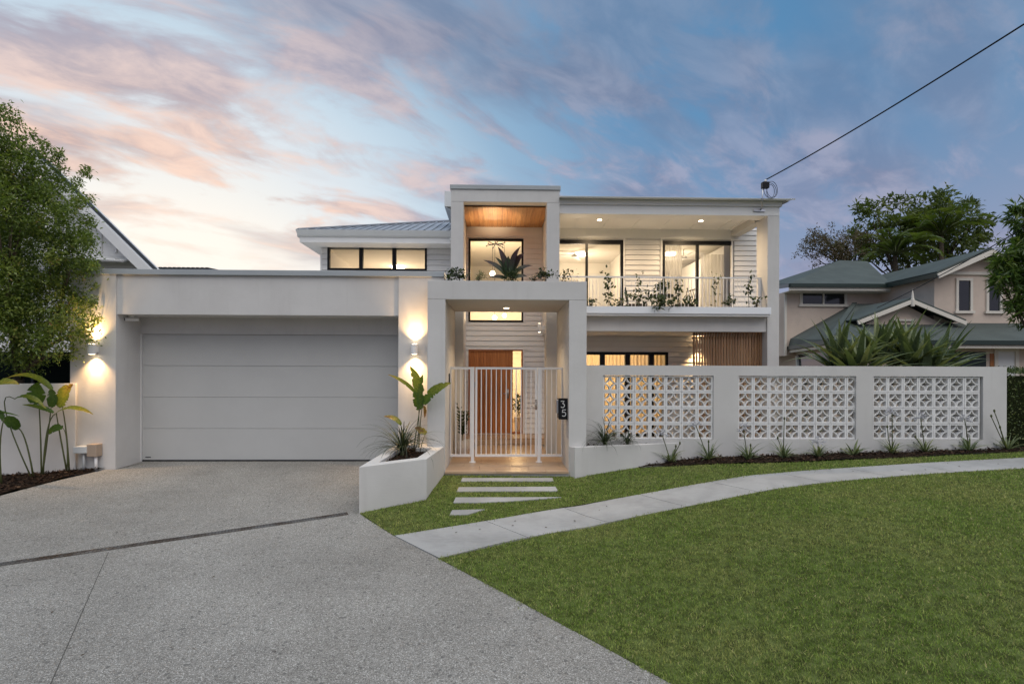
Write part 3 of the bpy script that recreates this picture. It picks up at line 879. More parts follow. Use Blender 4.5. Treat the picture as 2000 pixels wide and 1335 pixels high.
window(*o_slB, DW, mull=[xs(1361, DW)], fw=.07, mw=.06, name='sliding_door', head=.10)
window(*o_low, DW, mull=[xs(1176, DW), xs(1225, DW), xs(1271.5, DW)], fw=.06, mw=.13, name='bifold_door', head=.07)
# side walls of the house body
mb = MB(); mb.box(HX1 - .12, HX1, DW + .1, 18, -.1, WZT); mb.box(HX0, HX0 + .1, DW + .1, 18, -.1, WZT); mb.box(HX0, HX1, 18, 18.15, -.1, WZT)
build(mb, 'rear_shell', MT['board'], house)
# front door
dxm = xs(1000, DW)
mb = MB(); mb.box(o_door[0], o_door[0] + .04, DW - .03, DW + .08, .16, o_door[3]); mb.box(o_door[1] - .04, o_door[1], DW - .03, DW + .08, .16, o_door[3])
mb.box(o_door[0] + .04, o_door[1] - .04, DW - .03, DW + .08, o_door[3] - .04, o_door[3]); mb.box(dxm - .02, dxm + .02, DW - .03, DW + .08, .16, o_door[3] - .04)
mb.box(o_door[0] + .04, dxm - .02, DW + .05, DW + .06, .16, o_door[3] - .04); mb.box(dxm + .02, o_door[1] - .04, DW - .03, DW + .08, .16, .21)
fdoor = build(mb, 'front_door', MT['doorwood'], house)
n = 9; pw = (dxm - .02 - o_door[0] - .04) / n
mb = MB(); mb.box(-pw / 2 + .003, pw / 2 - .003, -.02, .02, .17, o_door[3] - .045); dme = mesh_of(mb, 'plank', MT['doorwood'], (0, 0, 0))
for i in range(n): place(dme, 'plank', (o_door[0] + .04 + (i + .5) * pw, DW + .03, 0), fdoor)
mb = MB(); mb.add([(dxm + .02, DW + .02, .21), (o_door[1] - .04, DW + .02, .21), (o_door[1] - .04, DW + .02, o_door[3] - .04), (dxm + .02, DW + .02, o_door[3] - .04)], [(0, 1, 2, 3)])
build(mb, 'pane', MT['glass'], fdoor, recalc=False)
hz = zs(992, 768, DW); hx = dxm - .10
mb = MB(); mb.box(hx - .025, hx + .025, DW - .002, DW + .008, hz - .12, hz + .12); mb.tube([(hx, DW, hz), (hx, DW - .05, hz), (hx - .12, DW - .055, hz)], .011)
build(mb, 'door_handle', MT['steel'], fdoor, smooth=True)

# rooms behind the glass
def room(x0, x1, y1, z0, z1, name='room_wall', y0=None, floor='floorboard'):
    y0 = DW + .1 if y0 is None else y0
    mb = MB(); t = .06
    mb.box(x0 - t, x0, y0, y1, z0 - t, z1 + t); mb.box(x1, x1 + t, y0, y1, z0 - t, z1 + t); mb.box(x0, x1, y1, y1 + t, z0 - t, z1 + t); mb.box(x0, x1, y0, y1, z1, z1 + t)
    r_ = build(mb, name, MT['room'], house)
    mb = MB(); mb.box(x0, x1, y0, y1, z0 - t, z0); build(mb, 'room_floor', MT[floor], r_)
    return r_
xm1, xm2 = xs(1066, DW), xs(1254, DW)
hall = room(HX0 + .12, xm1 - .06, 17.6, .12, 5.36)
rB = room(xm1 + .02, xm2 - .03, 17.0, FZ, 5.36)
rC = room(xm2 + .05, 6.6, 17.0, FZ, 5.36)
rL = room(xm1 + .02, 6.6, 16.6, .06, 2.60)
# gallery floor and balustrade wall in the hall (seen behind the tall window)
mb = MB(); mb.box(HX0 + .18, xm1 - .12, 15.4, 17.55, 2.7, 2.93); mb.box(HX0 + .2, xm1 - .14, 15.36, 15.42, 2.95, 3.8); build(mb, 'gallery', MT['room'], hall)
mb = MB(); mb.box(xs(1180, 17) - .5, xs(1180, 17) + .45, 16.94, 16.99, FZ + .01, 5.0); build(mb, 'wardrobe', MT['trim'], rB)
mb = MB(); mb.box(6.0, 6.55, 13.6, 16.9, FZ + .01, 5.15); build(mb, 'wardrobe', MT['trim'], rC)

# balcony
BX0, BXp, BX1 = TX1, xs(1498.5, 11.4), xs(1521.5, 11.4)
mb = MB(); mb.box(BX0, BXp, DB, DB + .3, zs(1300, 647, DB), zs(1300, 613, DB)); build(mb, 'balcony_beam', MT['stucco'], house, bevel=.005)
mb = MB(); mb.box(BX0, BX1 - .02, DB + .3, DW - .05, zs(1300, 647, DB) + .01, FZ - .02); mb.box(BX0, BXp, DB - .02, DB - .002, zs(1300, 618, DB), zs(1300, 614, DB)); build(mb, 'balcony_floor', MT['ceil'], house)
mb = MB(); mb.box(BXp, BX1, 11.40, 11.90, -.1, zs(1500, 420, 11.4)); build(mb, 'balcony_pillar', MT['stucco'], house, bevel=.006)
bz0, bz1, bz2 = zs(1300, 420.5, DB), zs(1300, 403, DB), zs(1300, 393, DB)
mb = MB(); mb.box(BX0, BX1, DB - .05, DB + .3, bz0, bz1); build(mb, 'roof_beam', MT['trim'], house, bevel=.004)
mb = MB(); mb.box(BX0, BX1 + .04, DB - .09, DB + .2, bz1, bz2); build(mb, 'fascia', MT['trim'], house, bevel=.004)
def extrude_x(prof, x0, x1, skew=(0, 0)):
    mb = MB(); n = len(prof)
    mb.add([(x0 + skew[0] * (DB - p[0]), p[0], p[1]) for p in prof] + [(x1 + skew[1] * (DB - p[0]), p[0], p[1]) for p in prof], [tuple(range(n)), tuple(reversed(range(n, 2 * n)))] + [(i, n + i, n + (i + 1) % n, (i + 1) % n) for i in range(n)])
    return mb
gz0 = bz2; gz1 = zs(1300, 383.5, DB - .3)
build(extrude_x([(DB - .09, gz0), (DB - .15, gz0), (DB - .19, gz0 + .03), (DB - .24, gz1 - .025), (DB - .25, gz1), (DB - .09, gz1)], BX0, BX1 + .10, (0, .6)), 'gutter', MT['gutter'], house)
mb = MB(); mb.add([(BX0, DB - .1, gz1 - .01), (BX1 + .2, DB - .1, gz1 - .01), (BX1 + .2, 18, gz1 + .35), (HX0, 18, gz1 + .35), (HX0, DW, gz1 + .1), (BX0, DW, gz1 + .1)], [(0, 1, 2, 3, 4, 5)])
build(mb, 'main_roof', MT['greyroof'], house, recalc=False)
mb = MB(); mb.box(BX0, BX1 - .02, DB + .3, DW - .05, WZT, WZT + .06); ceil = build(mb, 'balcony_ceiling', MT['ceil'], house)
for x in np.linspace(BX0 + .55, 5.6, 6):
    mb = MB(); mb.box(x, x + .045, DB + .31, DW - .05, WZT - .014, WZT - .001); build(mb, 'batten', MT['trim'], ceil)
mb = MB(); mb.box(BX0, 5.98, DB + .31, DB + .5, WZT - .02, WZT - .001); mb.box(5.9, 5.98, DB + .5, DW - .05, WZT - .02, WZT - .001); build(mb, 'cornice', MT['trim'], ceil)
mb = MB(); mb.box(5.99, 6.23, 11.92, DW - .04, zs(1500, 420, 11.4) - .02, WZT - .003); build(mb, 'side_beam', MT['stucco'], house)
# little roof return left of the tower
mb = MB(); x0, x1 = xs(867, 12.6), TX0 - .005
mb.box(x0, x1, 12.6, 14.0, zs(870, 403, 12.6), zs(870, 373, 12.6)); mb.slab([(x0, 12.6, zs(870, 403, 12.6)), (x1, 12.6, zs(870, 413, 12.6)), (x1, 14, zs(870, 413, 12.6)), (x0, 14, zs(870, 403, 12.6))], .004)
build(mb, 'roof_return', MT['gutter'], house, bevel=.004)

# upper left wing
LX0, LX1 = xs(627, DUL), TX0 - .02
ez, ft, fb = zs(700, 453, 11.9), zs(700, 462, 11.9), zs(700, 471, 11.9)
o_w = (xs(639.5, DUL), xs(833.5, DUL), zs(740, 528.5, DUL), zs(740, 477.5, DUL))
clad_wall(LX0, LX1, 3.2, fb + .02, DUL, [o_w], zstart=3.27)
mb = MB(); mb.box(LX0, LX0 + .1, DUL + .1, 17, 3.2, fb + .02); build(mb, 'side_wall', MT['board'], house)
mb = MB(); mb.box(LX0 - .012, LX0 + .03, DUL - .04, DUL - .0, 3.2, fb); build(mb, 'corner_trim', MT['trim'], house)
window(*o_w, DUL, mull=[xs(705, DUL), xs(769.5, DUL)], fw=.05, mw=.09)
rU = room(LX0 + .12, LX1 - .1, 16.5, 2.6, fb - .03, y0=DUL + .1)
EX0 = xs(580, 11.9) - .02; EY = 11.88
mb = MB(); mb.box(EX0 + .06, LX1, EY + .1, DUL - .045, fb - .015, fb); mb.box(EX0 + .06, LX0 - .012, DUL - .045, 17, fb - .015, fb); eave = build(mb, 'eave_soffit', MT['ceil'], house)
mb = MB(); mb.box(EX0 + .08, LX1, EY + .07, EY + .1, fb - .02, ft); mb.box(EX0 + .05, EX0 + .08, EY + .07, 17, fb - .02, ft); build(mb, 'fascia', MT['trim'], house)
def ex2(prof, x0, x1):
    mb = MB(); n = len(prof)
    mb.add([(x0 + (p[0] - EY) * .9, p[0], p[1]) for p in prof] + [(x1, p[0], p[1]) for p in prof], [tuple(range(n)), tuple(reversed(range(n, 2 * n)))] + [(i, n + i, n + (i + 1) % n, (i + 1) % n) for i in range(n)])
    return mb
gt = zs(700, 449, 11.88)
build(ex2([(EY + .08, ft), (EY + .05, ft), (EY + .02, ft + .03), (EY - .01, gt - .02), (EY - .015, gt), (EY + .08, gt)], EX0, LX1), 'gutter', MT['gutter'], house)
mb = MB(); mb.box(EX0 - .01, EX0 + .08, EY + .08, 17, ft, gt); build(mb, 'gutter', MT['gutter'], house)
tp = .36; rn = 3.65
a = Vector((EX0 + .02, EY + .02, gt - .01)); b = Vector((LX1 + .02, EY + .02, gt - .01))
c = Vector((a.x + rn, a.y + rn, a.z + rn * tp)); d_ = Vector((b.x, c.y, c.z))
mb = MB()
if c.x < b.x: mb.slab([a, b, d_, c], .03)
else: mb.slab([a, b, Vector((b.x, a.y + (b.x - a.x), a.z + (b.x - a.x) * tp))], .03)
mb.slab([a, c, Vector((a.x, c.y + rn, a.z))], .03)
wroof = build(mb, 'wing_roof', MT['greyroof'], house)
mb = MB(); x = a.x + .2
while x < b.x - .05:
    L = min(x - a.x, rn)
    mb.beam((x, a.y, a.z + .012), (x, a.y + L, a.z + L * tp + .012), .035, .024); x += .19
build(mb, 'roof_ribs', MT['greyroof'], wroof, kind='stuff')
mb = MB(); mb.beam(a + Vector((0, 0, .02)), (a.x + min(rn, b.x - a.x), a.y + min(rn, b.x - a.x), a.z + min(rn, b.x - a.x) * tp + .03), .12, .03); build(mb, 'hip_capping', MT['greyroof'], wroof)
mb = MB(); dxp = LX1 - .04
mb.tube([(dxp, EY + .06, ft), (dxp, EY + .1, ft - .1), (dxp, DUL - .12, fb - .05), (dxp, DUL - .09, fb - .2), (dxp, DUL - .09, 3.3)], .04, 10); build(mb, 'downpipe', MT['gutter'], house, smooth=True)

# porch and patio floors
mb = MB(); mb.box(PXa, PXb, DPF - .03, DPB, -.35, -.035); mb.box(TX0, TX1, DPB, DW - .03, -.3, -.037); mb.box(TX0 + .05, TX1, 12.34, DW - .03, -.03, .12)
porch = build(mb, 'porch_slab', MT['path'], house)
mb = MB(); mb.box(TX0 + .06, TX1 - .06, 12.318, 12.338, .002, .122); build(mb, 'step_riser', MT['tile'], porch)
mb = MB(); mb.box(-.5, .5, -.5, .5, -.034, 0); tme = mesh_of(mb, 'tile', MT['tile'], (0, 0, 0))
def tiles(x0, x1, y0, y1, z, parent, tw=.9, td=.25, gap=.005):
    y = y0; r_ = 0
    while y < y1 - .02:
        yb = min(y + td, y1); x = x0 - (r_ % 3) * tw / 3
        while x < x1 - .02:
            a, b = max(x, x0), min(x + tw, x1)
            if b - a > .03: place(tme, 'tile', ((a + b) / 2, (y + yb) / 2, z), parent, scale=(b - a - gap, yb - y - gap, 1))
            x += tw
        y = yb; r_ += 1
tiles(PXa + .002, PXb - .002, DPF - .05, DPB, 0, porch)
tiles(TXa, TXb, DPB + .002, 12.3, .001, porch)
tiles(TX0 + .06, TX1 - .06, 12.32, DW - .035, .158, porch)
mb = MB(); mb.box(PX1 + .02, HX1, 9.85, DW - .03, -.3, .05); mb.box(TX1 + .01, PX1 + .02, DPB, DW - .03, -.3, .05); build(mb, 'patio_slab', MT['path'], house)
# timber screen under the balcony
sx0, sx1 = xs(1353, 11.62), BXp
mb = MB(); mb.box(sx0, sx1, 11.66, 11.70, 2.52, 2.58); mb.box(sx0, sx1, 11.66, 11.70, .2, .26); mb.box(sx0, sx1, 11.66, 11.70, 1.3, 1.36)
screen = build(mb, 'timber_screen', MT['screenwood'], house)
n = 25; pt = (sx1 - sx0) / n
mb = MB(); mb.box(-.0195, .0195, 11.61, 11.66, .05, zs(1400, 648, 11.62)); sme = mesh_of(mb, 'slat', MT['screenwood'], (0, 11.63, 1.3))
for i in range(n): place(sme, 'slat', (sx0 + (i + .5) * pt, 11.63, 1.3), screen)

# ------------------------------------------------------------------ lamps
WARM = (1.0, .66, .32); WARM2 = (1.0, .74, .45); ROOM = (1.0, .80, .56)
def wall_light(x, y, z, label, group, e=62, rad=.065, h=.18, sx=0, sy=-1, size=1.35):
    t = thing('wall_light', (x, y, z), label, 'wall light', group)
    c = (x + sx * .10, y + sy * .10)
    mb = MB(); mb.lathe([(rad, -h / 2), (rad, h / 2)], (c[0], c[1], z), 20); 
    b = build(mb, 'body', MT['gate'], t, smooth=False)
    mb = MB(); mb.box(x - .04 - abs(sy) * .0, x + .04, y - .045 if sy else y - .04, y if sy else y + .04, z - .05, z + .05)
    build(mb, 'bracket', MT['gate'], t)
    for s in (-1, 1):
        mb = MB(); mb.lathe([(rad * .7, 0), (rad * .7, .002)], (c[0], c[1], z + s * (h / 2 + .002)), 16); build(mb, 'lens', MT['bulb'], t)
        lamp('SPOT', 'beam', (c[0], c[1], z + s * (h / 2 + .012)), t, e, (1.0, .60, .26), spot_size=R(108), spot_blend=.9, shadow_soft_size=.02, aim=(-sx * .12, -sy * .12, s))
        lamp('SPOT', 'inner_beam', (c[0], c[1], z + s * (h / 2 + .012)), t, e * .55, (1.0, .66, .33), spot_size=R(42), spot_blend=.8, shadow_soft_size=.02, aim=(-sx * .22, -sy * .22, s))
    return t
wall_light(xs(188, DG), DG, zs(188, 682, DG), 'white up and down wall light beside the tree on the garage pier', 'garage wall lights')
wall_light(xs(811, DG), DG, zs(811, 682, DG), 'white up and down wall light between the garage door and portico', 'garage wall lights')
wall_light(xs(1362, DW), DW - .026, zs(1366, 676, DW), 'up and down wall light glowing behind the timber slat screen', None, 110)
wall_light(TXb, 12.0, zs(1060, 640, 12.0), 'small up and down wall light on the pillar beside the front door', None, 26, .04, .2, sx=-1, sy=0)
def downlight(x, y, z, label, group, e=12, r_=.05, spot=125, col=WARM2, soft=.04, vis=None):
    t = thing('downlight', (x, y, z), label, 'downlight', group)
    mb = MB(); mb.lathe([(r_ + .018, -.012), (r_ + .022, -.004), (r_ + .022, -.001)], (x, y, z), 20); build(mb, 'trim_ring', MT['gate'], t)
    mb = MB(); mb.lathe([(r_, -.018), (r_, -.0125)], (x, y, z), 20); build(mb, 'lens', vis or MT['bulb'], t)
    lamp('SPOT', 'beam', (x, y, z - .03), t, e, col, spot_size=R(spot), spot_blend=.7, shadow_soft_size=soft, aim=(0, 0, -1))
    return t
p = P(989, 600.5, 1); dpt = EYE + (p - EYE) * ((PZB - EYE.z) / (p.z - EYE.z))
downlight(dpt.x, dpt.y, PZB, 'lit round downlight in the portico ceiling above the gate', None, 110)
for px, py, lb in ((1171, 428.5, 'lit downlight in the balcony ceiling beside the tower pillar'), (1369, 430.5, 'lit downlight in the balcony ceiling towards the corner pillar')):
    p = P(px, py, 1); q = EYE + (p - EYE) * ((WZT - .001 - EYE.z) / (p.z - EYE.z))
    downlight(q.x, q.y, WZT - .001, lb, 'balcony downlights', 170, spot=165)
# added uplight hidden among the portico plants to brighten the timber soffit
ul = thing('added_uplight', (xs(962, 10.8), 10.75, PZT - .04), 'added uplight hidden among the plants on the portico roof', 'spotlight')
mb = MB(); mb.lathe([(.012, 0), (.012, .06), (.03, .06), (.035, .13)], (xs(962, 10.8), 10.75, PZT - .04), 12); build(mb, 'body', MT['darkmetal'], ul)
mb = MB(); mb.lathe([(.028, .131), (.028, .133)], (xs(962, 10.8), 10.75, PZT - .04), 12); build(mb, 'lens', MT['bulb'], ul)
lamp('SPOT', 'beam', (xs(962, 10.8), 10.75, PZT + .10), ul, 620, WARM2, spot_size=R(36), spot_blend=.85, shadow_soft_size=.03, aim=(0, .78, 1))
# lamps inside the rooms
def room_light(x, y, z, label, e, size=.5, col=WARM2, cat='ceiling light', group=None):
    t = thing('ceiling_light', (x, y, z), label, cat, group)
    mb = MB(); mb.lathe([(.16, -.07), (.18, -.05), (.18, 0)], (x, y, z), 20); build(mb, 'diffuser', MT['bulb'], t)
    lamp('POINT', 'glow', (x, y, z - .75), t, e, col, shadow_soft_size=.35)
    return t
room_light(-2.9, 14.6, fb - .03, 'lit round ceiling light in the room behind the triple window', 38, col=(1.0, .76, .50))
mb = MB()
room_light((xm1 + xm2) / 2, 15.6, 5.36, 'lit ceiling light in the bedroom behind the balcony door beside the tower', 52, col=ROOM)
room_light((xm2 + 6.6) / 2, 15.4, 5.36, 'lit ceiling light in the bedroom behind the balcony door towards the corner', 54, col=ROOM)
room_light((xm1 + 4.0) / 2, 15.2, 2.60, 'lit ceiling light in the ground floor room behind the curtains', 130, col=WARM)
room_light((HX0 + xm1) / 2 + .5, 15.9, 2.69, 'lit ceiling light in the entry hall behind the front door', 80, col=WARM)
def pendant(px, py, D, ztop, label, r_=.07, e=20):
    q = P(px, py, D)
    t = thing('pendant_lamp', (q.x, q.y, q.z), label, 'pendant lamp', 'hall pendant lamps')
    mb = MB(); pr = [(max(.003, r_ * math.sin(a)), -r_ * math.cos(a)) for a in np.linspace(.05, math.pi - .05, 10)]; mb.lathe(pr, (q.x, q.y, q.z), 18)
    build(mb, 'globe', MT['bulb'], t, smooth=True)
    mb = MB(); mb.tube([(q.x, q.y, q.z + r_), (q.x, q.y, ztop)], .006, 6); build(mb, 'cord', MT['darkmetal'], t)
    lamp('POINT', 'glow', (q.x, q.y - .15, q.z), t, e, WARM2, shadow_soft_size=.1)
pendant(962, 534, 14.4, 5.36, 'lit globe pendant hanging higher in the hall window', .075, 34)
pendant(985, 616, 14.6, 5.36, 'lit globe pendant hanging at the hall window sill', .06, 24)
pendant(966, 620, 14.2, 5.36, 'lit globe pendant hanging lowest in the hall window', .065, 24)
def curtain(x0, x1, y, z0, z1, label, m, group=None, pitch=.09, amp=.03):
    n = int((x1 - x0) / pitch * 6); V = []; Q = []
    for i in range(n + 1):
        x = x0 + (x1 - x0) * i / n
        a = math.sin(2 * math.pi * i / 6 + .8 * math.sin(i * .13)) * amp * (1 + .3 * math.sin(i * .37))
        V += [(x, y + a, z0), (x, y + a * .8, z1)]
    Q = [(2 * i, 2 * i + 2, 2 * i + 3, 2 * i + 1) for i in range(n)]
    mb = MB(); mb.add(V, Q)
    build(mb, 'curtain', m, label=label, cat='curtain', group=group, smooth=True, recalc=False)
def clothmat(name, col, tr):
    m = bpy.data.materials.new(name); m.use_nodes = True
    t = NT(m.node_tree); m.node_tree.nodes.clear()
    a = t.n('ShaderNodeBsdfDiffuse', {0: (*col, 1)}); b = t.n('ShaderNodeBsdfTranslucent', {0: (*col, 1)}); c = t.n('ShaderNodeBsdfTransparent')
    mx = t.n('ShaderNodeMixShader', {0: .6, 1: a.outputs[0], 2: b.outputs[0]}); mx2 = t.n('ShaderNodeMixShader', {0: tr, 1: mx.outputs[0], 2: c.outputs[0]})
    t.n('ShaderNodeOutputMaterial', {0: mx2.outputs[0]})
    return m
MT['curtain'] = clothmat('cream_curtain_cloth', (.80, .70, .52), .06)
MT['sheer'] = clothmat('white_sheer_cloth', (.80, .78, .74), .25)
mids = [o_low[0] + .06, xs(1176, DW), xs(1225, DW), xs(1271.5, DW), o_low[1] - .02]
for i, nm in enumerate(['behind the bifold leaf against the portico', 'behind the second bifold leaf from the portico', 'behind the third bifold leaf from the portico', 'behind the last bifold leaf towards the timber screen']):
    curtain(mids[i] + .03, mids[i + 1] - .03, DW + .3, .08, 2.5, 'cream pleated curtain ' + nm, MT['curtain'], 'ground floor curtains')
curtain(xm1 + .06, o_slA[0] + .75, DW + .3, FZ + .02, FZ + 1.25, 'low sheer blind behind the balcony door beside the tower', MT['sheer'], 'balcony sheers')
curtain(xm2 + .45, xm2 + 1.15, DW + .35, FZ + .02, 5.15, 'white sheer curtain at the inner side of the far balcony door', MT['sheer'], 'balcony sheers')
curtain(5.35, 5.98, DW + .35, FZ + .02, 4.9, 'white sheer curtain at the corner side of the far balcony door', MT['sheer'], 'balcony sheers')
def fan(x, y, z, label, rot=0):
    t = thing('ceiling_fan', (x, y, z), label, 'ceiling fan', 'ceiling fans')
    mb = MB(); mb.tube([(x, y, 5.36), (x, y, z)], .018, 8); build(mb, 'rod', MT['trim'], t)
    mb = MB(); mb.lathe([(.03, -.10), (.09, -.08), (.10, -.02), (.04, .02)], (x, y, z), 16); build(mb, 'hub', MT['trim'], t, smooth=True)
    for k in range(3):
        a = rot + k * 2 * math.pi / 3; mb = MB()
        d1 = Vector((math.cos(a), math.sin(a), 0)); s1 = Vector((-d1.y, d1.x, .25))
        pts = [Vector((x, y, z - .04)) + d1 * r_ for r_ in (.09, .35, .68)]
        V = []
        for q, w in zip(pts, (.05, .07, .05)): V += [q - s1 * w, q + s1 * w]
        mb.add(V + [v - Vector((0, 0, .008)) for v in V], [(0, 2, 3, 1), (2, 4, 5, 3), (7, 9, 8, 6), (9, 11, 10, 8), (0, 6, 8, 2), (2, 8, 10, 4), (1, 3, 9, 7), (3, 5, 11, 9), (4, 10, 11, 5), (0, 1, 7, 6)])
        build(mb, 'blade', MT['trim'], t)
q = P(1335, 500, 15.0); fan(q.x, q.y, q.z, 'white three blade ceiling fan in the bedroom towards the corner', .5)
q = P(1122, 497, 15.4); fan(q.x, q.y, q.z, 'white three blade ceiling fan in the bedroom beside the tower', 1.2)

# ------------------------------------------------------------------ gate in the portico
DGT = 10.0
gate = thing('gate', (xs(985, DGT), DGT, 0), 'white metal bar gate with fixed side panels inside the portico', 'gate')
gz_t, gz_b = zs(985, 716.5, DGT), zs(985, 890, DGT)
gxl, gxr = PXa + .005, PXb - .005
xp1, xp2 = xs(923.5, DGT), xs(1053, DGT)
bar = MB(); bar.box(-.009, .009, -.009, .009, gz_b + .03, gz_t - .04); bar_me = mesh_of(bar, 'bar', MT['gate'], (0, 0, gz_b))
def bars(par, xa, xb, n):
    for i in range(n): place(bar_me, 'bar', (xa + (xb - xa) * (i + 1) / (n + 1), DGT, gz_b), par)
for x in (xp1, xp2):
    mb = MB(); mb.box(x - .03, x + .03, DGT - .03, DGT + .03, 0.004, gz_t); mb.box(x - .06, x + .06, DGT - .06, DGT + .06, 0.002, .012); build(mb, 'post', MT['gate'], gate)
for xa, xb, n, nm in ((gxl, xp1 - .032, 3, 'side_panel'), (xs(928.5, DGT), xs(1049, DGT), 11, 'gate_leaf'), (xp2 + .032, gxr, 3, 'side_panel')):
    mb = MB(); fw = .038
    mb.box(xa, xb, DGT - .02, DGT + .02, gz_t - .045, gz_t - .001); mb.box(xa, xb, DGT - .02, DGT + .02, gz_b - .01, gz_b + .035)
    mb.box(xa, xa + fw if nm == 'gate_leaf' else xa + .02, DGT - .02, DGT + .02, gz_b + .035, gz_t - .045); mb.box(xb - (fw if nm == 'gate_leaf' else .02), xb, DGT - .02, DGT + .02, gz_b + .035, gz_t - .045)
    leaf = build(mb, nm, MT['gate'], gate)
    bars(leaf, xa + .02, xb - .02, n)
    if nm == 'gate_leaf':
        hx, hz = xb - .019, zs(1046, 792, DGT)
        mb = MB(); mb.box(hx - .016, hx + .016, DGT - .03, DGT - .02, hz - .07, hz + .12); mb.tube([(hx, DGT - .03, hz), (hx, DGT - .06, hz), (hx - .10, DGT - .06, hz)], .009); mb.lathe([(.014, .075), (.014, .10)], (hx, DGT - .035, hz), 10)
        build(mb, 'lever_handle', MT['steel'], leaf, smooth=True)
        mb = MB(); mb.box(xa - .012, xa - .002, DGT - .01, DGT + .01, 1.45, 1.57); mb.box(xa - .012, xa - .002, DGT - .01, DGT + .01, .25, .37); build(mb, 'hinges', MT['darkmetal'], leaf)
# letterbox plate with the number 35, on the portico wall
lbx0, lbx1, lbz0, lbz1 = xs(1093.5, 9.3), xs(1109.5, 9.2), zs(1100, 818, 9.2), zs(1100, 779, 9.2)
lb = thing('letterbox', (PXb, 9.3, lbz0), 'black letterbox with white number 35 on the portico wall', 'letterbox')
mb = MB(); mb.box(PXb - .16, PXb - .003, 9.24, 9.52, lbz0, lbz1); build(mb, 'box', MT['darkmetal'], lb, bevel=.004)
mb = MB(); mb.box(PXb - .165, PXb - .002, 9.228, 9.24, lbz0 - .01, lbz1 + .01); build(mb, 'front_plate', MT['black'], lb)
mb = MB(); mb.box(PXb - .20, PXb - .166, 9.26, 9.5, lbz0 + .1, lbz1 - .02); build(mb, 'intercom', MT['steel'], lb, bevel=.004)
def stroke(pts, w, y, name, parent):
    mb = MB()
    pts = [Vector((p[0], 0, p[1])) for p in pts]; n = len(pts); V = []
    for i, p in enumerate(pts):
        d = (pts[min(i + 1, n - 1)] - pts[max(i - 1, 0)]).normalized(); s = Vector((-d.z, 0, d.x)) * w / 2
        V += [(p.x - s.x, y, p.z - s.z), (p.x + s.x, y, p.z + s.z)]
    V += [(v[0], y - .004, v[2]) for v in V]; m_ = 2 * n; Fq = []
    for i in range(n - 1):
        k = 2 * i; Fq += [(k, k + 1, k + 3, k + 2), (m_ + k, m_ + k + 2, m_ + k + 3, m_ + k + 1), (k, k + 2, m_ + k + 2, m_ + k), (k + 1, m_ + k + 1, m_ + k + 3, k + 3)]
    mb.add(V, Fq); return build(mb, name, MT['gate'], parent)
ux, uz, us = PXb - .085, lbz1 - .035, .115
arc = lambda cx, cz, rx, rz, a0, a1, n=14: [(cx + rx * math.cos(R(a0 + (a1 - a0) * i / n)), cz + rz * math.sin(R(a0 + (a1 - a0) * i / n))) for i in range(n + 1)]
tri = [(ux - .042, uz - .004), (ux + .020, uz - .004), (ux - .012, uz - .046)] + arc(ux - .012, uz - .082, .036, .036, 88, -140)
stroke(tri, .012, 9.226, 'numeral_three', lb)
ux += .012; uz -= .155
five = [(ux + .036, uz - .004), (ux - .022, uz - .004), (ux - .026, uz - .052)] + arc(ux - .002, uz - .082, .038, .037, 125, -140)
stroke(five, .012, 9.226, 'numeral_five', lb)
mb = MB(); mb.box(PXa + .002, PXa + .018, 9.70, 9.78, zs(879, 747, 9.7), zs(879, 729, 9.7)); build(mb, 'intercom_panel', MT['darkmetal'], label='small dark intercom panel on the portico wall above the planter', cat='intercom')

# ------------------------------------------------------------------ planters
PT = .445
def hollow(poly, z0, zt, wall, soilz, name, label, cat):
    """rendered planter: outer polygon, rim, sunken soil"""
    c = Vector((sum(p[0] for p in poly) / len(poly), sum(p[1] for p in poly) / len(poly)))
    n = len(poly); inn = []
    for i in range(n):
        p0, p1, p2 = Vector(poly[i - 1]), Vector(poly[i]), Vector(poly[(i + 1) % n])
        e1 = (p1 - p0).normalized(); e2 = (p2 - p1).normalized(); n1 = Vector((-e1.y, e1.x)); n2 = Vector((-e2.y, e2.x))
        k = wall / max(.35, 1 + n1.dot(n2)); q = p1 + (n1 + n2) * k; inn.append((q.x, q.y))
    t = thing(name, (c.x, c.y, min(z0)), label, cat)
    V = [(p[0], p[1], a) for p, a in zip(poly, z0)] + [(p[0], p[1], zt) for p in poly] + [(p[0], p[1], zt) for p in inn] + [(p[0], p[1], soilz - .1) for p in inn]
    Fq = []
    for k in range(3):
        for i in range(n): Fq.append((k * n + i, k * n + (i + 1) % n, (k + 1) * n + (i + 1) % n, (k + 1) * n + i))
    mb = MB(); mb.add(V, Fq); build(mb, 'rendered_wall', MT['stucco'], t, bevel=.008, recalc=False)
    mb = MB(); mb.add([(p[0], p[1], soilz) for p in inn], [tuple(range(n))]); build(mb, 'soil', MT['soil'], t, recalc=False)
    m = 500; A = np.array(inn); lo, hi = A.min(0), A.max(0)
    q = rng.uniform(lo, hi, (m * 3, 2)); q = q[inside(q[:, 0], q[:, 1], inn)][:m]
    pp = np.c_[q, np.full(len(q), soilz + .005) + rng.uniform(0, .02, len(q))]
    dr = unit(len(pp)); dr[:, 2] *= .3; nn = unit(len(pp)); nn[:, 2] += 1.3
    Vc, Fc = leaves_np(pp, dr, nn, rng.uniform(.03, .07, len(pp)), rng.uniform(.012, .03, len(pp)), .1)
    np_mesh('bark_chips', Vc, Fc, MT['mulch'], np.repeat(rng.random(len(pp)), 4), parent=t, kind='stuff')
    return t
F1 = (xs(702, 7.17), 7.17); F2 = (xs(834, 7.83), 7.83); F3 = (PXa - .012, DPF - .002); F4 = (xs(779, DG) , DG - .004)
F3b = (PX0, DPF - .004); F3c = (PX0, DG - .004)
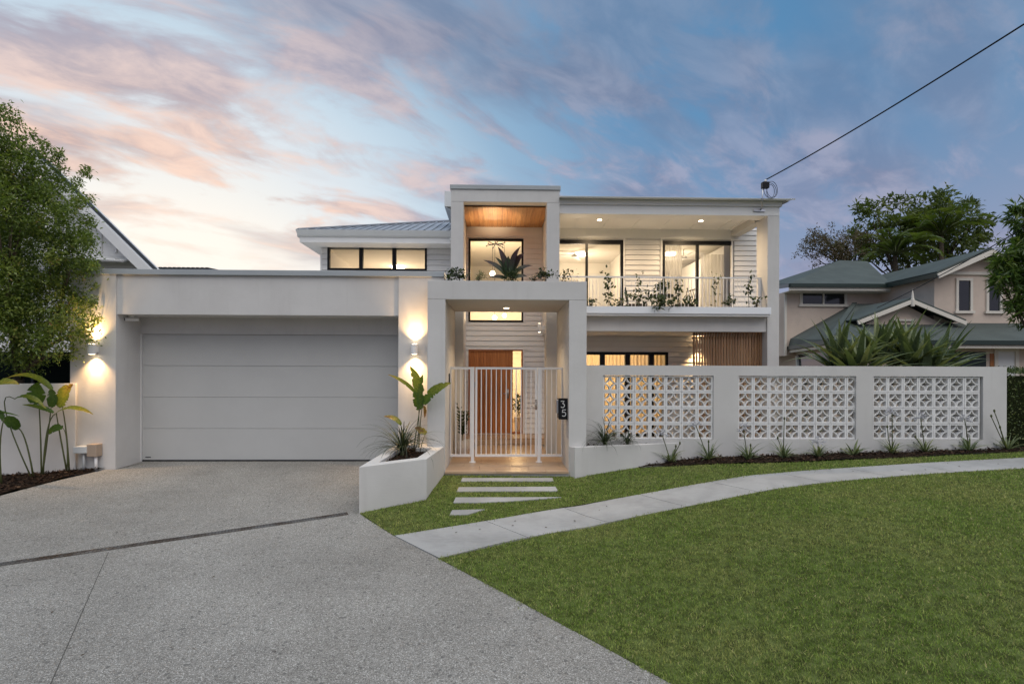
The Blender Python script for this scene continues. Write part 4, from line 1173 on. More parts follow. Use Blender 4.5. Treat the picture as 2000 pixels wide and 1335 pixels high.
planterL = hollow([F1, F2, F3, F3b, F3c, F4], [gz(*F1) - .2, gz(*F2) - .2, -.4, -.4, -.4, -.4], PT, .17, PT - .07, 'garden_planter', 'angular white rendered planter between the driveway and the gate', 'planter')
DF = 9.55
K1 = (xs(1123.5, 8.97), 8.97); K2 = (xs(1335, DF), DF - .004); K3 = (PX1 + .01, DF - .004); K4 = (PX1 + .01, DPF - .004); K5 = (PXb + .012, DPF - .004)
_yf = lambda x: K1[1] + (K2[1] - K1[1]) * (x - K1[0]) / (K2[0] - K1[0])
planterR = thing('garden_planter', (2.2, 9.3, -.2), 'low white rendered planter tapering into the breeze block fence', 'planter')
I1 = (PX1 + .012, _yf(PX1) + .14); I2 = (K2[0] - .55, min(_yf(K2[0] - .55) + .10, DF - .03))
pr_ = [K1, K2, I2, I1, (PX1 + .012, DPF - .004), K5]
mb = MB(); mb.prism(pr_, [gz(*K1) - .2, gz(*K2) - .2, -.3, -.3, -.3, -.3], PT); build(mb, 'rendered_wall', MT['stucco'], planterR, bevel=.008)
so_ = [I1, I2, (K2[0] - .4, DF - .004), (PX1 + .012, DF - .004)]
mb = MB(); mb.prism(so_, -.2, PT - .05); build(mb, 'soil', MT['soil'], planterR)
_q = rng.uniform((PX1, 9.0), (K2[0], DF), (900, 2)); _q = _q[inside(_q[:, 0], _q[:, 1], so_)]; _p = np.c_[_q, PT - .045 + rng.uniform(0, .02, len(_q))]
_d = unit(len(_p)); _d[:, 2] *= .3; _n = unit(len(_p)); _n[:, 2] += 1.3
Vc, Fc = leaves_np(_p, _d, _n, rng.uniform(.03, .07, len(_p)), rng.uniform(.012, .03, len(_p)), .1)
np_mesh('bark_chips', Vc, Fc, MT['mulch'], np.repeat(rng.random(len(_p)), 4), parent=planterR, kind='stuff')

# ------------------------------------------------------------------ breeze block fence
fence = thing('breeze_block_fence', (5.5, DF + .1, .1), 'white rendered front fence with three panels of patterned breeze blocks', 'fence')
fx0, fx1 = PX1 + .002, xs(1966.5, DF)
fzt = zs(1550, 714.3, DF); pz1 = zs(1285, 733, DF); 
px_ = [(xs(1178, DF), xs(1394, DF)), (xs(1442.5, DF), xs(1672.5, DF)), (xs(1706.5, DF), xs(1920.5, DF))]
pit = (px_[0][1] - px_[0][0]) / 7
pz0 = pz1 - pit * 4 - .012
mb = MB(); e = [fx0] + [v for q in px_ for v in q] + [fx1]
mb.box(fx0, fx1, DF, DF + .2, pz1, fzt); mb.box(fx0, fx1, DF, DF + .2, -.5, pz0)
for a, b in zip(e[::2], e[1::2]): mb.box(a, b, DF, DF + .2, pz0, pz1)
build(mb, 'rendered_frame', MT['stucco'], fence)
# one screen block: square rim and four quarter arcs
MT['block'] = mat('white_breeze_block', (.77, .755, .735), .8, .2, var=.05, vscale=4, bump=.08, bscale=70)
h = pit / 2 - .003; rim = .029; bd = .072; i_ = h - rim
def block_mesh(xa=-1.0, xb=1.0):
    mb = MB()
    mb.box(-h, h, -bd, bd, -h, -i_); mb.box(-h, h, -bd, bd, i_, h); mb.box(-h, -i_, -bd, bd, -i_, i_); mb.box(i_, h, -bd, bd, -i_, i_)
    ns = 6; r0, r1 = i_ * .85, i_ * 1.0
    for sx in (-1, 1):
        for sz in (-1, 1):
            V = []; Fq = []
            for k in range(ns + 1):
                t = math.pi / 2 * k / ns
                for r_ in (r0, r1):
                    x = sx * (i_ - r_ * math.cos(t)); z = sz * (i_ - r_ * math.sin(t))
                    x = max(-i_, min(i_, x)); z = max(-i_, min(i_, z))
                    V += [(x, -bd * .86, z), (x, bd * .86, z)]
            for k in range(ns):
                a = k * 4; b = a + 4
                Fq += [(a, b, b + 2, a + 2), (a + 1, a + 3, b + 3, b + 1), (a, a + 1, b + 1, b), (a + 2, b + 2, b + 3, a + 3)]
            mb.add(V, Fq)
    me = mesh_of(mb, 'block', MT['block'], (0, 0, 0))
    bm = bmesh.new(); bm.from_mesh(me)
    if xb < 1.0:
        bmesh.ops.bisect_plane(bm, geom=bm.verts[:] + bm.edges[:] + bm.faces[:], plane_co=(xb, 0, 0), plane_no=(1, 0, 0), clear_outer=True)
    bmesh.ops.recalc_face_normals(bm, faces=bm.faces); bm.to_mesh(me); bm.free()
    return me
blk = block_mesh()
for k, (a, b) in enumerate(px_):
    ncol = (b - a) / pit; full = int(ncol + .08)
    for c_ in range(full):
        for r_ in range(4):
            place(blk, 'block', (a + (c_ + .5) * pit, DF + .105 + rnd.uniform(-.002, .002), pz1 - .006 - (r_ + .5) * pit), fence)
    rest = b - (a + full * pit)
    if rest > .05:
        me2 = block_mesh(xb=-pit / 2 + rest)
        for r_ in range(4): place(me2, 'block', (a + (full + .5) * pit, DF + .105, pz1 - .006 - (r_ + .5) * pit), fence)
# bed in front of the fence
FB = [G(1246, 914), (xs(1335, DF), DF - .02), (xs(1457, DF), DF - .01), (xs(1560, DF), DF - .01), (xs(1770, DF), DF - .01), (fx1, DF - .01), (13.5, DF + .5)]
FC = [G(1248, 914.5), G(1322, 911), G(1457, 906), G(1560, 903), G(1770, 894), G(1975, 884), (13.5, 9.8)]
mulch([tuple(p[:2]) for p in FB], [tuple(p[:2]) for p in FC], 'mulch_bed', 'dark bark mulch bed along the foot of the breeze block fence', 900)

# ------------------------------------------------------------------ low wall, screen and boxes on the left
wa = Vector((xs(148, 9.36), 9.36)); wb = Vector((xs(0, 8.95), 8.95)); wd = (wb - wa).normalized(); wc = wa + wd * 5.5; wn = Vector((wd.y, -wd.x))
wn = wn if wn.y > 0 else -wn
lzt = zs(120, 748.5, 9.3)
pl_ = [tuple(wc), tuple(wa), tuple(wa + wn * .2), tuple(wc + wn * .2)]
mb = MB(); mb.prism(pl_, -.6, lzt); build(mb, 'boundary_wall', MT['stucco'], label='low white rendered boundary wall behind the paddle leaf plants', cat='wall', bevel=.008)
mb = MB(); mb.box(xs(-180, 10.3), GX0 - .03, 10.3, 10.34, lzt - .3, zs(100, 687, 10.3)); sc_ = build(mb, 'shade_screen', MT['screen'], label='black green fence screen above the low boundary wall', cat='screen')
for x in np.arange(xs(-180, 10.3), GX0 - .03, 1.2):
    mb = MB(); mb.box(x, x + .05, 10.25, 10.3, -.3, zs(100, 687, 10.3) + .02); build(mb, 'post', MT['darkmetal'], sc_)
ML_A = [tuple(wc), tuple(wa.lerp(wc, .6)), tuple(wa.lerp(wc, .3)), (wa.x, wa.y), (GX0 + .3, DG - .01), (xs(203, DG), DG - .03)]
ML_B = [(-10.8, 6.2), tuple(G(-300, 1046)[:2]), tuple(G(-60, 984)[:2]), tuple(G(60, 952)[:2]), tuple(G(160, 926)[:2]), tuple(G(206, 917)[:2])]
mulch(ML_A, ML_B, 'mulch_bed', 'dark bark mulch bed under the paddle leaf plants by the driveway', 1100)
eb = thing('meter_box', (xs(161, DG), DG - .06, gz(-7.6, 9.4)), 'pale grey electrical box on a conduit at the garage pier', 'electrical box')
bx = xs(161, DG - .12); mb = MB(); mb.box(bx - .12, bx + .11, DG - .17, DG - .002, zs(161, 882, DG), zs(161, 869, DG)); build(mb, 'box', MT['gutter'], eb, bevel=.008)
mb = MB(); mb.tube([(bx, DG - .08, -.05), (bx, DG - .08, zs(161, 881, DG))], .02, 8); build(mb, 'conduit', MT['gutter'], eb, smooth=True)
MT['beigebox'] = mat('beige_plastic', (.42, .32, .24), .6, .3)
eb = thing('tap_box', (xs(183, DG), DG - .06, gz(-7.4, 9.4)), 'beige plastic box on a white pipe at the garage pier', 'electrical box')
bx = xs(183, DG - .1); mb = MB(); mb.box(bx - .085, bx + .085, DG - .15, DG - .002, zs(183, 889, DG), zs(183, 865, DG)); build(mb, 'box', MT['beigebox'], eb, bevel=.01)
mb = MB(); mb.tube([(bx + .03, DG - .08, -.05), (bx + .03, DG - .08, zs(183, 888, DG))], .025, 8); build(mb, 'pipe', MT['gate'], eb, smooth=True)
# security camera under the garage beam
q = P(256, 621, 9.75); sc2 = thing('security_camera', (q.x, q.y, GZB), 'small white security camera under the garage beam', 'camera')
mb = MB(); mb.lathe([(.045, -.03), (.05, -.0)], (q.x, q.y, GZB), 14); mb.tube([(q.x, q.y, GZB - .03), (q.x, q.y - .03, GZB - .06)], .014, 8); build(mb, 'mount', MT['gate'], sc2)
mb = MB(); mb.tube([(q.x - .04, q.y - .10, GZB - .075), (q.x + .10, q.y + .05, GZB - .06)], .032, 12); build(mb, 'body', MT['gate'], sc2, smooth=False)
mb = MB(); mb.tube([(q.x - .042, q.y - .102, GZB - .076), (q.x - .048, q.y - .108, GZB - .077)], .022, 12); build(mb, 'lens', MT['black'], sc2)

# ------------------------------------------------------------------ balcony things
trz0, trz1, DTR = zs(1300, 612, 11.2), zs(1300, 598.5, 11.2), 11.2
tr = thing('planter_trough', ((PX1 + BXp) / 2, 11.3, trz0), 'long white metal planter trough along the balcony edge', 'planter')
tx0, tx1 = BX0 + .01, BXp - .02
mb = MB(); mb.box(tx0, tx1, DTR, DTR + .012, trz0, trz1); mb.box(tx0, tx1, DTR + .21, DTR + .222, trz0, trz1); mb.box(tx0, tx0 + .012, DTR + .012, DTR + .21, trz0, trz1); mb.box(tx1 - .012, tx1, DTR + .012, DTR + .21, trz0, trz1); mb.box(tx0 + .012, tx1 - .012, DTR + .012, DTR + .21, trz0, trz0 + .012)
build(mb, 'trough_shell', MT['bluewhite'], tr)
mb = MB(); mb.box(tx0 + .013, tx1 - .013, DTR + .013, DTR + .209, trz0 + .012, trz1 - .02); build(mb, 'soil', MT['soil'], tr)
mb = MB(); mb.box(tx0, tx1, DTR + .03, DB + .05, trz0 - .05, trz0 - .002); build(mb, 'support_ledge', MT['trim'], tr)
DBL = 11.72; bl = thing('balustrade', ((BX0 + BXp) / 2, DBL, FZ), 'fine white metal bar balustrade along the balcony', 'balustrade')
rz = zs(1300, 540.5, DBL)
mb = MB(); mb.box(BX0, xs(1486, DBL), DBL - .02, DBL + .02, rz - .03, rz); build(mb, 'top_rail', MT['gate'], bl)
mb = MB(); mb.box(BX0, xs(1486, DBL), DBL - .015, DBL + .015, FZ + .06, FZ + .09); build(mb, 'bottom_rail', MT['gate'], bl)
mb = MB(); mb.box(xs(1479, DBL), xs(1486, DBL), DBL - .035, DBL + .035, FZ - .01, rz); build(mb, 'post', MT['gate'], bl)
mb = MB(); mb.box(-.0055, .0055, -.006, .006, FZ + .09, rz - .03); bme2 = mesh_of(mb, 'bar', MT['gate'], (0, 0, FZ))
x = BX0 + .08
while x < xs(1478, DBL): place(bme2, 'bar', (x, DBL, FZ), bl); x += .082
MT['chair'] = mat('dark_wicker', (.035, .028, .022), .7, .3)
def chair(x, y, rot, label):
    t = thing('balcony_chair', (x, y, FZ), label, 'chair', 'balcony chairs')
    ca, sa = math.cos(rot), math.sin(rot); T = lambda u, v, w: (x + u * ca - v * sa, y + u * sa + v * ca, FZ + w)
    mb = MB(); mb.prism([T(-.22, -.22, 0)[:2], T(.22, -.22, 0)[:2], T(.22, .22, 0)[:2], T(-.22, .22, 0)[:2]], FZ + .42, FZ + .46); build(mb, 'seat', MT['chair'], t)
    for u in (-1, 1):
        for v in (-1, 1):
            mb = MB(); mb.tube([T(.2 * u, .2 * v, .42), T(.23 * u, .24 * v, 0)], .013, 6); build(mb, 'leg', MT['darkmetal'], t)
    mb = MB()
    for i in range(7): mb.tube([T(-.22 + .44 * i / 6, .21, .45), T(-.25 + .5 * i / 6, .29, .84)], .009, 5)
    mb.tube([T(-.26, .29, .84), T(.26, .29, .84)], .014, 6); build(mb, 'backrest', MT['chair'], t)
qx = xs(1245, 12.3); chair(qx, 12.35, R(80), 'dark slatted balcony chair on the tower side of the little table'); chair(xs(1332, 12.3), 12.35, R(-80), 'dark slatted balcony chair on the corner side of the little table')
tx = xs(1290, 12.4); tb = thing('balcony_table', (tx, 12.4, FZ), 'small round dark table between the balcony chairs', 'table')
mb = MB(); mb.lathe([(.30, .66), (.31, .68), (.30, .70)], (tx, 12.4, FZ), 24); build(mb, 'top', MT['chair'], tb)
mb = MB(); mb.lathe([(.2, .001), (.2, .02), (.03, .04), (.025, .66)], (tx, 12.4, FZ), 16); build(mb, 'pedestal', MT['darkmetal'], tb)

# ------------------------------------------------------------------ service bracket and overhead cables
A0 = P(1494, 352, 11.3); br = thing('cable_bracket', (A0.x, 11.35, zs(1487, 411, 11.38)), 'grey steel service bracket with black junction box on the balcony roof corner', 'cable bracket')
mb = MB(); q0 = P(1486, 410, 11.38); q1 = P(1489, 400, 11.2); mb.tube([q0, q1, P(1489, 386, 11.18), P(1490, 358, 11.2)], .013, 8); build(mb, 'post', MT['steel'], br, smooth=True)
mb = MB(); a_ = P(1472, 411, 11.385); b_ = P(1494, 411, 11.385); mb.box(a_.x, b_.x, 11.37, 11.398, a_.z - .025, a_.z + .025); build(mb, 'base_plate', MT['steel'], br)
mb = MB(); a_ = P(1488, 368, 11.2); b_ = P(1501, 356, 11.2); mb.box(a_.x, b_.x, 11.15, 11.25, a_.z, b_.z); build(mb, 'junction_box', MT['black'], br, bevel=.008)
mb = MB(); mb.lathe([(.02, 0), (.03, .02), (.02, .05)], P(1495, 355.5, 11.2), 10); build(mb, 'insulator', MT['gate'], br)
for k, (cx_, cz_, rx, rz_) in enumerate(((1504, 372, 12.5, 16), (1508, 370, 12, 16.5), (1505, 374, 9, 13))):
    mb = MB(); c_ = P(cx_, cz_, 11.2); mb.tube([(c_.x + rx * .0112 * math.cos(t), 11.2 + .03 * math.sin(t + k), c_.z + rz_ * .0112 * math.sin(t)) for t in np.linspace(0, 2 * math.pi, 28)], .0055, 6, False); build(mb, 'cable_loop', MT['black'], br, smooth=True)
Q0 = P(2000, 31, 7.2); E0 = A0 + (Q0 - A0) * 2.3
pts = [A0.lerp(E0, t) - Vector((0, 0, .22 * 4 * t * (1 - t) * (1 - t))) for t in np.linspace(0, 1, 40)]
mb = MB(); mb.tube(pts, .013, 8); build(mb, 'overhead_cable', MT['black'], label='thick black overhead cable running from the balcony roof bracket to the street', cat='cable', smooth=True)

# ------------------------------------------------------------------ neighbouring house on the right
nh = thing('neighbour_house', (15, 18, .3), 'pink rendered two storey house with green metal roofs and white gables', 'house')
def fascia(a, b, h=.14, w=.10, m='darkgreen', dz=-.07, name='gutter'):
    mb = MB(); mb.beam(Vector(a) + Vector((0, 0, dz)), Vector(b) + Vector((0, 0, dz)), w, h); return build(mb, name, MT[m], nh)
def roof(pts, name='roof', th=.06):
    mb = MB(); mb.slab(pts, th); o = build(mb, name, MT['greenroof'], nh); return o
A_ = P(1620, 663, 16); B_ = P(1519, 680, 21.8); C_ = P(1669, 593, 20.1); Bt = P(1500, 660, 24.0)
ERx = 24.0; ez_ = A_.z
Rr = Vector((ERx, 16, ez_)); Cr = Vector((ERx, 20.1, C_.z))
r1_ = roof([A_, Rr, Cr, C_]); roof([A_, C_, Bt, B_])
def seams(o, p0, p1, q0, q1, n, w=.035):
    mb = MB()
    for i in range(1, n):
        t = i / n; a = Vector(p0).lerp(Vector(p1), t); b = Vector(q0).lerp(Vector(q1), t)
        mb.beam(a + Vector((0, 0, .008)), b + Vector((0, 0, .008)), w, .02)
    build(mb, 'roof_ribs', MT['greenroof'], o, kind='stuff')

mb = MB(); mb.beam(A_ + Vector((0, 0, .03)), C_ + Vector((0, 0, .03)), .16, .04); build(mb, 'hip_capping', MT['greenroof'], nh)
fascia(A_, Rr); fascia(A_, B_)
fascia(A_ + Vector((0, .05, 0)), Rr + Vector((0, .05, 0)), .10, .06, 'cream', -.20, 'eave_lining'); fascia(A_ + Vector((.05, 0, 0)), B_ + Vector((.05, 0, 0)), .10, .06, 'cream', -.20, 'eave_lining')
mb = MB(); mb.slab([A_ + Vector((.1, .1, -.2)), B_ + Vector((.1, 0, -.2)), B_ + Vector((.8, 0, -.2)), A_ + Vector((.8, .75, -.2)), Rr + Vector((0, .75, -.2)), Rr + Vector((0, .1, -.2))], .02); build(mb, 'eave_soffit', MT['cream'], nh)
# ground floor walls
wl = Vector((A_.x + .6, 16.65)); wbk = Vector((xs(1488, 25), 25.0))
mb = MB(); mb.box(wl.x, ERx, 16.65, 16.85, 0, ez_ - .15); mb.prism([(wl.x, 16.651), (wl.x + .2, 16.85), (wbk.x + .2, 25), (wbk.x, 25)], 0, ez_ - .15); build(mb, 'ground_floor_wall', MT['pink'], nh)
MT['darkpane'] = mat('dark_window_and_opening', (.016, .018, .02), .06, .7)
MT['greenshut'] = mat('dark_green_shutter', (.014, .026, .026), .45, .4)
def panel(x0, x1, z0, z1, y, m, name, fr=None, fw=.06, parent=None, mull=()):
    f = None
    if fr:
        mb = MB(); mb.box(x0 - fw, x0, y - .05, y, z0, z1); mb.box(x1, x1 + fw, y - .05, y, z0, z1); mb.box(x0 - fw, x1 + fw, y - .052, y, z1, z1 + fw); mb.box(x0 - fw - .05, x1 + fw + .05, y - .08, y, z0 - fw, z0)
        for q in mull: mb.box(q - .03, q + .03, y - .048, y, z0, z1)
        f = build(mb, name, MT[fr], nh)
        mb = MB(); mb.box(x0, x1, y - .012, y - .002, z0, z1); build(mb, 'pane', MT[m], f)
    else:
        mb = MB(); mb.box(x0, x1, y - .02, y - .002, z0, z1); f = build(mb, name, MT[m], nh)
    return f
zt_ = zs(1900, 684, 16.65)
panel(xs(1790, 16.65), xs(1925, 16.65), .3, zt_ - .05, 16.65, 'greenshut', 'carport_dark_panel')  # flat dark panel in place of the shaded carport recess
panel(xs(1947, 16.65), xs(1981, 16.65), .3, zt_ - .03, 16.65, 'trim', 'roller_door', 'cream', .12)
panel(xs(1933, 16.65), xs(1942, 16.65), .3, zt_ - .1, 16.65, 'doorwood', 'side_door')
# shade of the side verandah opening painted as a dark panel, white arched frame
d1 = (wbk - wl).normalized(); sn = Vector((-d1.y, d1.x)); sn = sn if sn.x < 0 else -sn
def onside(t, off=.012): q = wl + d1 * t + sn * off; return q
mb = MB(); a = onside(.25); b = onside(3.4); mb.prism([tuple(a), tuple(b), tuple(onside(3.4, .002)), tuple(onside(.25, .002))], .3, ez_ - .35); build(mb, 'verandah_dark_panel', MT['darkpane'], nh)
mb = MB(); pts = []
for t in np.linspace(0, 1, 10):
    q = onside(3.4 - .9 * (1 - math.cos(t * math.pi / 2)) * 1.0, .04); pts.append((q.x, q.y, ez_ - .4 - .9 * math.sin(t * math.pi / 2)))
mb.tube(pts, .07, 6); build(mb, 'arched_frame', MT['cream'], nh)
# upper storey, left block
e1 = P(1543, 553.5, 19.6); e2 = P(1742, 554.5, 19.6); rr1 = P(1640, 508, 23); rr2 = P(1735, 510.5, 23); eL = P(1512, 559, 23.5)
ro = roof([e1, e2, Vector((e2.x + 1.5, 23, rr2.z)), rr1])
roof([e1, rr1, Vector((eL.x + 1.2, 26, eL.z + .6)), eL]); fascia(e1, e2); fascia(e1, eL)
fascia(e1 + Vector((0, .06, 0)), e2 + Vector((0, .06, 0)), .12, .06, 'cream', -.20, 'eave_lining')
mb = MB(); mb.box(e1.x + .05, e2.x + .6, 19.7, 20.3, e1.z - .28, e1.z - .25); build(mb, 'eave_soffit', MT['cream'], nh)
ux0 = xs(1532, 20.3)
mb = MB(); mb.box(ux0, e2.x + .8, 20.3, 20.5, 2.4, e1.z - .22); mb.box(ux0, ux0 + .2, 20.5, 26, 2.4, e1.z - .22); build(mb, 'upper_wall', MT['pink'], nh)
mb = MB(); mb.box(ux0 - .02, ux0 + .06, 20.24, 20.299, 2.4, e1.z - .25); build(mb, 'downpipe', MT['cream'], nh)
panel(xs(1566, 20.3), xs(1648, 20.3), zs(1600, 594, 20.3), zs(1600, 570, 20.3), 20.3, 'darkpane', 'window', 'cream', .1, mull=[xs(1607, 20.3)])
# upper storey, gable block
gy = 17.3; g1_ = P(1831, 533, gy); ap = P(1938, 486, gy); g3 = Vector((2 * ap.x - g1_.x, gy, g1_.z)); yb = 24.0
ga_ = roof([g1_, ap, Vector((ap.x, yb, ap.z)), Vector((g1_.x, yb, g1_.z))][::-1])
roof([ap, g3, Vector((g3.x, yb, g3.z)), Vector((ap.x, yb, ap.z))])
fascia(g1_, Vector((g1_.x, 19.7, g1_.z)))
for a, b in ((g1_, ap), (g3, ap)):
    mb = MB(); mb.beam(a + Vector((0, -.02, -.11)), b + Vector((0, -.02, -.11)), .05, .16, (0, 0, 1)); build(mb, 'bargeboard', MT['cream'], nh)
gyw = 17.75; wx0 = g1_.x + .28; wx1 = g3.x - .28
mb = MB(); mb.box(wx0, wx1, gyw, gyw + .2, 2.6, g1_.z - .03); mb.add([(wx0, gyw + .002, g1_.z - .03), (wx1, gyw + .002, g1_.z - .03), (ap.x, gyw + .002, ap.z - .22)], [(0, 1, 2)]); mb.box(wx0, wx0 + .2, gyw + .2, 20.3, 2.6, g1_.z - .03); build(mb, 'gable_wall', MT['pink'], nh)
mb = MB(); mb.box(xs(1845, gyw), xs(1985, gyw), gyw - .06, gyw - .002, zs(1900, 537, gyw), zs(1900, 531, gyw)); build(mb, 'gable_trim', MT['cream'], nh)
for sx in (-1, 1):
    mb = MB(); mb.beam((ap.x + sx * 1.35, gyw - .03, zs(1900, 531, gyw)), (ap.x, gyw - .03, zs(1900, 531, gyw) + .55), .05, .05); build(mb, 'gable_trim', MT['cream'], nh)
for a, b in ((1870, 1893), (1929, 1951)): panel(xs(a, gyw), xs(b, gyw), zs(1880, 607, gyw), zs(1880, 548, gyw), gyw, 'darkpane', 'window', 'cream', .09)
# small gable on the lower roof
sy_ = 17.2; sa = P(1781, 584, sy_); hw = xs(1886, sy_) - sa.x; sb = zs(1886, 627, sy_)
yr = 16 + (sa.z - ez_) / ((C_.z - ez_) / 4.1); yl = 16 + (sb - ez_) / ((C_.z - ez_) / 4.1)
for s in (-1, 1):
    b = Vector((sa.x + s * hw, sy_, sb)); pts = [b, sa, Vector((sa.x, yr, sa.z)), Vector((b.x, max(yl, sy_ + .05), sb))]
    roof(pts if s > 0 else pts[::-1])
    mb = MB(); mb.beam(b + Vector((0, -.02, -.08)), sa + Vector((0, -.02, -.08)), .05, .13); build(mb, 'bargeboard', MT['cream'], nh)
mb = MB(); mb.add([(sa.x - hw * .8, sy_ + .35, sb - .15), (sa.x + hw * .8, sy_ + .35, sb - .15), (sa.x, sy_ + .35, sa.z - .12)], [(0, 1, 2)]); build(mb, 'small_gable_wall', MT['pink'], nh)
mb = MB(); mb.box(sa.x - .5, sa.x + .3, sy_ + .28, sy_ + .34, sb + .02, sb + .09); build(mb, 'gable_trim', MT['cream'], nh)
mb = MB(); mb.lathe([(.06, -.25), (.06, -.02), (.05, .0), (.008, .34)], (sa.x, sy_ - .03, sa.z), 10); build(mb, 'finial', MT['cream'], nh)
pc0 = P(1713, 601, 16.4); pc1 = P(1962, 457, 11.0); pc2 = pc1 + (pc1 - pc0) * .6
mb = MB(); mb.tube([pc0.lerp(pc2, t) - Vector((0, 0, .12 * 4 * t * (1 - t))) for t in np.linspace(0, 1, 24)], .011, 6); build(mb, 'overhead_cable', MT['black'], label='thin black cable rising from the pink house roof past the trees', cat='cable', smooth=True)

# ------------------------------------------------------------------ neighbouring gable on the left
lh = thing('gable_house', (-12.5, 16, 0), 'white gabled weatherboard house half hidden by the leafy tree', 'house')
ly = 14.0; la = P(62, 292, ly); le = P(300, 527, ly); ll = Vector((2 * la.x - le.x, ly, le.z)); lyb = 14.08
for a, b in ((le, la), (ll, la)):
    pts = [a, b, Vector((b.x, lyb, b.z)), Vector((a.x, lyb, a.z))]
    mb = MB(); mb.slab(pts if a.x > b.x else pts[::-1], .07); build(mb, 'roof', MT['darkroof'], lh)
    mb = MB(); mb.beam(a + Vector((0, -.03, -.20)), b + Vector((0, -.03, -.20)), .05, .24); build(mb, 'bargeboard', MT['trim'], lh)
    mb = MB(); mb.beam(a + Vector((0, .3, -.12)), b + Vector((0, .3, -.12)), .6, .03); build(mb, 'verge_lining', MT['trim'], lh)
lw = 14.55; mb = MB(); x0, x1 = ll.x + .3, le.x - .35
mb.add([(x0, lw, -.2), (x1, lw, -.2), (x1, lw, le.z + .05), (la.x, lw, la.z - .3), (x0, lw, le.z + .05)], [(0, 1, 2, 3, 4)]); mb.box(x1 - .1, x1, lw + .01, 14.7, -.2, le.z - .1); lwall = build(mb, 'gable_wall', MT['board'], lh)
for px in (197, 226, 165, 130):
    x = xs(px, lw); zt2 = la.z - .3 - (x - la.x) * (la.z - le.z) / (le.x - la.x) - .05
    mb = MB(); mb.box(x - .03, x + .03, lw - .03, lw - .002, zs(px, 494, lw), max(zt2, zs(px, 488, lw))); build(mb, 'batten', MT['trim'], lwall)
hz0 = zs(200, 500, lw - .5); mb = MB(); mb.slab([(xs(80, lw), lw - .55, hz0), (xs(268, lw), lw - .55, hz0 - .12), (xs(268, lw), lw - .02, hz0 + .06), (xs(80, lw), lw - .02, hz0 + .18)], .04); hood = build(mb, 'window_hood', MT['trim'], lh)
for px in (150, 175, 200, 225, 248):
    mb = MB(); x = xs(px, lw); mb.beam((x, lw - .5, hz0 - .1), (x, lw - .02, hz0 - .03), .06, .09); build(mb, 'rafter', MT['trim'], hood)
z_ = zs(200, 527, lw)
while z_ > 3.2:
    place(board_me, 'board', ((xs(60, lw) + x1) / 2, lw - .003, z_), lwall, scale=(x1 - xs(60, lw), 1, 1)); z_ -= hp
fr2 = thing('ribbed_roof', (xs(355, 15.5), 16, 4.4), 'dark ribbed metal roof just showing over the garage parapet', 'roof')
mb = MB(); a = P(290, 524, 15.5); b = P(408, 524, 15.5); t0 = .5
mb.slab([(a.x, 15.5, a.z), (b.x, 15.5, b.z), (b.x, 19, b.z + .28), (a.x, 19, a.z + .28)], .12); o = build(mb, 'sheet', MT['darkroof'], fr2)
mb = MB()
for i in range(13):
    x = a.x + (b.x - a.x) * (i + .5) / 13; mb.beam((x, 15.49, a.z + .02), (x, 19, a.z + .3), .07, .05)
build(mb, 'ribs', MT['darkroof'], o, kind='stuff')
mb = MB(); mb.box(a.x, b.x, 15.8, 19, 0, a.z - .1); build(mb, 'wall', MT['darkroof'], fr2)

# ------------------------------------------------------------------ trees
def limb_tree(t, base, tips, r0, m='bark'):
    """tapered trunk with limbs reaching towards crown clumps"""
    b = Vector(base); top = sum((Vector(q) for q in tips), Vector()) / len(tips)
    fork = b.lerp(top, .42); fork.z = b.z + (top.z - b.z) * .45
    mb = MB(); mb.tube([b, b.lerp(fork, .5) + Vector((.05, 0, 0)), fork], [r0, r0 * .8, r0 * .62], 10); trunk = build(mb, 'trunk', MT[m], t, smooth=True)
    for q in tips:
        q = Vector(q); mid = fork.lerp(q, .5) + Vector((rnd.uniform(-.15, .15), rnd.uniform(-.15, .15), .1))
        mb = MB(); mb.tube([fork, mid, q], [r0 * .42, r0 * .25, r0 * .06], 7)
        for k in range(3):
            e = q + Vector((rnd.uniform(-1, 1), rnd.uniform(-1, 1), rnd.uniform(-.2, .6))) * r0 * 2.5
            mb.tube([mid.lerp(q, .3 + .2 * k), mid.lerp(e, .6), e], [r0 * .14, r0 * .1, r0 * .03], 5)
        build(mb, 'limb', MT[m], t, smooth=True)
def crown(t, clumps, ns, nl, sig, L, Wd, m, name='crown', droop=0.0, rosette=False, hollow=.55):
    """clumps: (centre, radius); ns twig ends per m3-ish, nl leaves per twig end"""
    PP = []; DD = []; VV_ = []
    for c, r_ in clumps:
        n = max(6, int(ns * r_ * r_)); u = unit(n); rad = r_ * (hollow + (1 - hollow) * rng.random(n) ** .6) * rng.uniform(.8, 1.12, n)
        sub = np.array(c) + u * rad[:, None] * np.array([1, 1, .92])
        k = len(sub)
        ctr = np.repeat(sub, nl, 0); tint = np.repeat(rng.random(k) * .55, nl) + rng.random(k * nl) * .45
        if rosette:
            d = unit(k * nl) + np.repeat(u, nl, 0) * .5; d[:, 2] -= droop; p = ctr + rng.normal(0, sig, ctr.shape)
        else:
            p = ctr + rng.normal(0, sig, ctr.shape); d = unit(k * nl) + np.repeat(u, nl, 0) * .6; d[:, 2] -= droop
        PP.append(p); DD.append(d); VV_.append(tint)
    p = np.concatenate(PP); d = np.concatenate(DD); v = np.concatenate(VV_); n = len(p)
    nr_ = unit(n) * .8; nr_[:, 2] += .9
    Vc, Fc = leaves_np(p, d, nr_, L * rng.uniform(.65, 1.25, n), Wd * rng.uniform(.7, 1.2, n))
    return np_mesh(name, Vc, Fc, MT[m], np.repeat(v, 4), parent=t)
